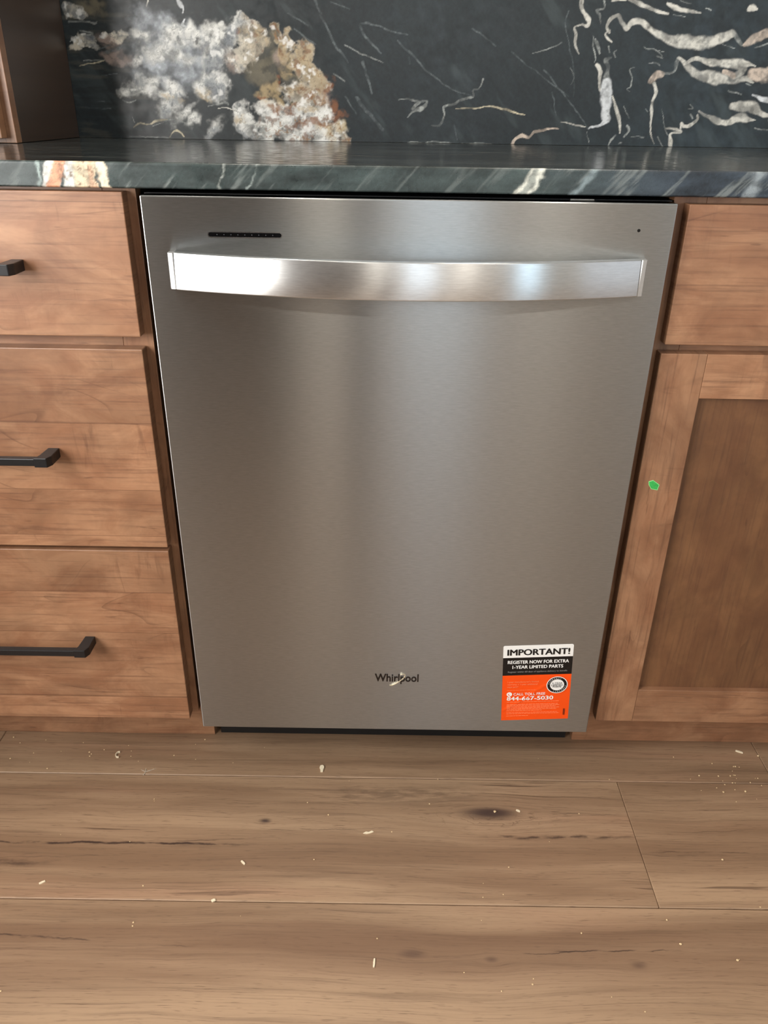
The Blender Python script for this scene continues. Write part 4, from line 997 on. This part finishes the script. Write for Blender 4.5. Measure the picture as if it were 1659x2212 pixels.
bw = band('white_field', 0, .155, M['s_white'], .0003, True)
bk = band('black_field', .155, .387, M['s_black'], .0003)
bo = band('orange_field', .387, 1.0, M['s_orange'], .0003, fine=True)
bw['label'] = 'white heading band'; bk['label'] = 'black band'; bo['label'] = 'orange field'


def put_text(name, s, u0, u1, v, cap, mat, parent, bold=.0, lift=.0009):
    """text between u0 and u1 with its baseline at v (fractions of the sticker)"""
    bm = text_mesh(s, (u1 - u0) * SWD, cap * SHT, bold)
    on_front(bm, ((u0 + u1) / 2 - .5) * SWD, 0, SHT * (.5 - v))
    for q in bm.verts: q.co.y -= lift + crease(q.co.x, q.co.z)
    return obj(name, bm, mat, parent)


put_text('lettering', 'IMPORTANT!', .062, .948, .122, .074, M['s_black'], bw, .034)
put_text('lettering', 'REGISTER NOW FOR EXTRA', .070, .945, .231, .040, M['s_white'], bk, .03)
put_text('lettering', '1-YEAR LIMITED PARTS', .140, .868, .296, .040, M['s_white'], bk, .03)
put_text('lettering', 'Register within 60 days of appliance delivery to benefit', .075, .932, .347, .020, M['s_grey'], bk, .0)
for s, u1, v in (('1-year manufacturer\'s limited', .53, .482), ('warranty + 1-year additional', .515, .515), ('major parts*', .235, .548)):
    put_text('lettering', s, .075, u1, v, .019, M['s_pale'], bo, .01)
put_text('lettering', 'CALL TOLL FREE', .170, .635, .654, .031, M['s_white'], bo, .015)
put_text('lettering', '844-667-5030', .075, .755, .722, .050, M['s_white'], bo, .035)


def rect(bm, u0, u1, v0, v1, lift=.0008):
    n_ = max(1, int((u1 - u0) / .03))
    for k in range(n_):
        a_, b_ = u0 + (u1 - u0) * k / n_, u0 + (u1 - u0) * (k + 1) / n_
        q = []
        for uu, vv in ((a_, v1), (b_, v1), (b_, v0), (a_, v0)):
            x, z = (uu - .5) * SWD, SHT * (.5 - vv)
            q.append(bm.verts.new((x, -lift - crease(x, z), z)))
        bm.faces.new(q)


bm = bmesh.new()
rr = random.Random(3)
for v, u1, h in ((.583, .50, .004), (.742, .85, .006), (.775, .84, .007), (.792, .86, .007), (.809, .80, .007), (.826, .86, .007), (.843, .82, .007), (.862, .60, .007), (.889, .83, .006), (.906, .86, .006), (.934, .40, .006)):
    u = .075                                                           # lines of print too small to read
    while u < u1:
        wdt = rr.uniform(.02, .06)
        rect(bm, u, min(u + wdt, u1), v, v + h); u += wdt + .007
fp = tag(obj('fine_print', bm, M['s_pale'], bo), kind='stuff')
bm = bmesh.new()
for k in range(9): rect(bm, .915, .945, .855 + k * .010, .861 + k * .010)
obj('side_code', bm, M['s_black'], bo)


def disc(name, u, v, r0, r1, mat, parent, lift):
    bm = bmesh.new(); cx, cz = (u - .5) * SWD, SHT * (.5 - v); n_ = 40
    ri = [(cx + math.cos(2 * math.pi * k / n_), cz + math.sin(2 * math.pi * k / n_)) for k in range(n_)]
    P_ = lambda r: [bm.verts.new((cx + (x - cx) * r, -lift, cz + (z - cz) * r)) for x, z in ri]
    o1 = P_(r1)
    if r0 > 0:
        o0 = P_(r0)
        for k in range(n_): bm.faces.new((o0[k], o0[(k + 1) % n_], o1[(k + 1) % n_], o1[k]))
    else: bm.faces.new(o1)
    bmesh.ops.recalc_face_normals(bm, faces=bm.faces)
    return obj(name, bm, mat, parent)


SU, SV = .800, .524
disc('seal_rim', SU, SV, .0148, .0160, M['s_white'], bo, .0013)
disc('seal_ring', SU, SV, .0106, .0148, M['s_black'], bo, .0013)
disc('seal_centre', SU, SV, 0, .0106, M['s_white'], bo, .0013)
for s, v, wv in (('2-YEAR', .509, .150), ('LIMITED', .534, .165), ('PARTS', .557, .120)):
    put_text('lettering', s, SU - wv / 2, SU + wv / 2, v, .019, M['s_black'], bo, .01, .0015)
bm = bmesh.new()
for word, a0, flip in (('WARRANTY', 118, 1), ('WARRANTY', 298, 1), ):
    for k, ch in enumerate(word):
        an = math.radians(a0 - (k - 3.5) * 14.5)
        t = text_mesh(ch, .0017, .0019)
        for q in t.verts: q.co.y -= .00095
        bmesh.ops.rotate(t, verts=t.verts, cent=(0, 0, 0), matrix=Matrix.Rotation(an - math.pi / 2, 3, 'Z'))
        on_front(t, (SU - .5) * SWD + .0127 * math.cos(an), -.0015, SHT * (.5 - SV) + .0127 * math.sin(an))
        m_ = bpy.data.meshes.new('t'); t.to_mesh(m_); t.free(); bm.from_mesh(m_); bpy.data.meshes.remove(m_)
obj('lettering', bm, M['s_white'], bo)
disc('phone_mark', .108, .638, 0, .0042, M['s_white'], bo, .0009)
bm = bmesh.new()
cx, cz = (.108 - .5) * SWD, SHT * (.5 - .638)
pts = [(cx + .0021 * math.cos(a), cz + .0021 * math.sin(a)) for a in np.linspace(2.4, 5.4, 8)] + [(cx + .0010 * math.cos(a), cz + .0010 * math.sin(a)) for a in np.linspace(5.4, 2.4, 8)]
vs = [bm.verts.new((x, -.0011, z)) for x, z in pts]; bm.faces.new(vs)
bmesh.ops.recalc_face_normals(bm, faces=bm.faces)
obj('phone_receiver', bm, M['s_orange'], bo)

# ---------------------------------------------------------------- scraps
M['green'] = plain('green_tape', lin(58, 176, 84), 0.45, mottled=0.18, scale=300)
M['green_rim'] = plain('green_tape_edge', lin(150, 232, 150), 0.5)
gp = [(0.3313, 0.5204), (0.3371, 0.5225), (0.3467, 0.5158), (0.3454, 0.5077), (0.3367, 0.5092), (0.3324, 0.5152)]
bm = prism(bmesh.new(), gp, RD - .0004, RD)
g = obj('tape_scrap', bm, M['green_rim'])
tag(g, 'small green scrap of tape stuck to the stile of the right cabinet door', 'tape')
gc = (sum(p[0] for p in gp) / 6, sum(p[1] for p in gp) / 6)
bm = prism(bmesh.new(), [(gc[0] + (x - gc[0]) * .86, gc[1] + (z - gc[1]) * .86) for x, z in gp], RD - .0007, RD - .0003)
obj('face', bm, M['green'], g)


def chip(name, x, y, pts, h, rot, label, cat='wood chip', group=None, mat=None):
    bm = bmesh.new()
    prism(bm, pts, 0, h, 'z')
    for v in bm.verts: v.co += Vector((random.Random(v.index).uniform(-.0003, .0003), 0, 0))
    o = obj(name, bm, mat or M['chipwood'])
    o.location = (x, y, .0001); o.rotation_euler = (0, 0, rot)
    tag(o, label, cat, group)
    return o


M['chipwood'] = plain('pale_chip', lin(240, 226, 196), 0.7, mottled=0.1, scale=600)
sliver = lambda l, w_: [(-l / 2, -w_ * .3), (-l * .1, -w_ / 2), (l / 2, -w_ * .35), (l * .48, w_ * .3), (l * .1, w_ / 2), (-l * .45, w_ * .4)]
chip('wood_chip', -.1170, .0030, [(-.0022, -.0065), (.0018, -.0065), (.0022, -.002), (.0036, .001), (.0036, .005), (.001, .0075), (-.0030, .0065), (-.0036, .002), (-.0022, -.001)], .0022, 0.05,
     'pale keyhole-shaped wood chip on the floor just before the dishwasher')
chip('wood_chip', -.0386, -.1216, [(-.0075, -.001), (-.002, -.0024), (.004, -.0012), (.0085, .0004), (.006, .0026), (.001, .0006), (-.003, .0016)], .0012, .1, 'flat white torn sliver on the plank in the middle of the floor')
chip('wood_chip', -.2156, -.1770, sliver(.0085, .0030), .0014, -.75, 'short slanted pale sliver on the floor below the black bar of the lowest drawer')
chip('wood_chip', -.4876, -.2139, sliver(.0085, .0034), .0014, .6, 'short pale sliver near the left edge of the floor')
chip('wood_chip', -.2458, -.2377, sliver(.0060, .0042), .0016, .4, 'round-ended pale crumb of wood on the seam between two planks')
chip('wood_chip', -.0261, -.3217, sliver(.0120, .0026), .0014, 1.5, 'thin upright pale sliver on the nearest plank')
chip('wood_chip', .5966 - .012, .0560, sliver(.0120, .0036), .0014, -.45, 'tan sliver before the toe kick under the right cabinet door')
chip('wood_chip', .1914, -.0766, sliver(.0066, .0034), .0012, -.5, 'tiny pale chip beside the dark knot in the floor')
# curled shaving
bm = bmesh.new(); A = []
for k in range(13):
    an = math.radians(80 + k * 18); r0 = .0048
    A.append([bm.verts.new((r0 * math.cos(an) * f_, r0 * 1.35 * math.sin(an) * f_, z_)) for f_, z_ in ((1, .0002), (1, .0034), (.8, .0034), (.8, .0002))])
for a_, b_ in zip(A[:-1], A[1:]):
    for k in range(4): bm.faces.new((a_[k], a_[(k + 1) % 4], b_[(k + 1) % 4], b_[k]))
bm.faces.new(A[0]); bm.faces.new(A[-1][::-1])
bmesh.ops.recalc_face_normals(bm, faces=bm.faces)
o = obj('wood_shaving', bm, M['chipwood']); o.location = (-.4558, .0270, 0)
tag(o, 'curled pale wood shaving on the floor before the drawer cabinet', 'shaving')
# frayed lint tuft
bm = bmesh.new()
for an, l in ((.35, .016), (2.9, .009), (4.5, .012), (1.9, .006)):
    d = Vector((math.cos(an), math.sin(an), 0)); nn = Vector((-d.y, d.x, 0)) * .0006
    ps = [nn, -nn, d * l * .6 - nn * .8 + Vector((0, .001, 0)), d * l + Vector((0, .0022, 0)), d * l * .6 + nn * .8 + Vector((0, .001, 0))]
    prism(bm, [(p_.x, p_.y) for p_ in ps], .0002, .0009, 'z')
o = obj('lint_tuft', bm, plain('lint', lin(196, 182, 164), 0.9)); o.location = (-.4010, -.0085, 0)
tag(o, 'wispy grey lint tuft on the first floor seam left of the dishwasher', 'lint')
# crumbs nobody could count
bm = bmesh.new(); rc = random.Random(11)
spots = [(-.52 + rc.uniform(-.14, .2), rc.uniform(-.01, .066), rc.uniform(.0006, .0013)) for _ in range(22)]
spots += [(rc.uniform(-.6, .6), rc.uniform(-.39, .05), rc.uniform(.0005, .0012)) for _ in range(46)]
spots += [(rc.gauss(.555, .03), rc.gauss(0.0, .022), rc.uniform(.0006, .0014)) for _ in range(26)]
spots += [(.1551, -.0790, .0020), (.4371, -.3109, .0016), (.3713, -.2902, .0016), (.4751, -.1600, .0014), (-.1, -.09, .0012), (-.115, -.17, .0011), (.56, -.031, .0017), (.613, .047, .0017), (.60, -.047, .0014)]
for x, y, r in spots:
    t = bmesh.new(); bmesh.ops.create_icosphere(t, subdivisions=1, radius=r)
    for v in t.verts: v.co = Vector((v.co.x * rc.uniform(.8, 1.5), v.co.y * rc.uniform(.8, 1.3), max(v.co.z * .7, -r * .5))) + Vector((x, min(y, .070), r * .5 + .0001))
    m_ = bpy.data.meshes.new('t'); t.to_mesh(m_); t.free(); bm.from_mesh(m_); bpy.data.meshes.remove(m_)
o = obj('crumbs', bm, M['crumb'])
tag(o, 'pale sawdust crumbs scattered over the plank floor', 'crumbs', kind='stuff')
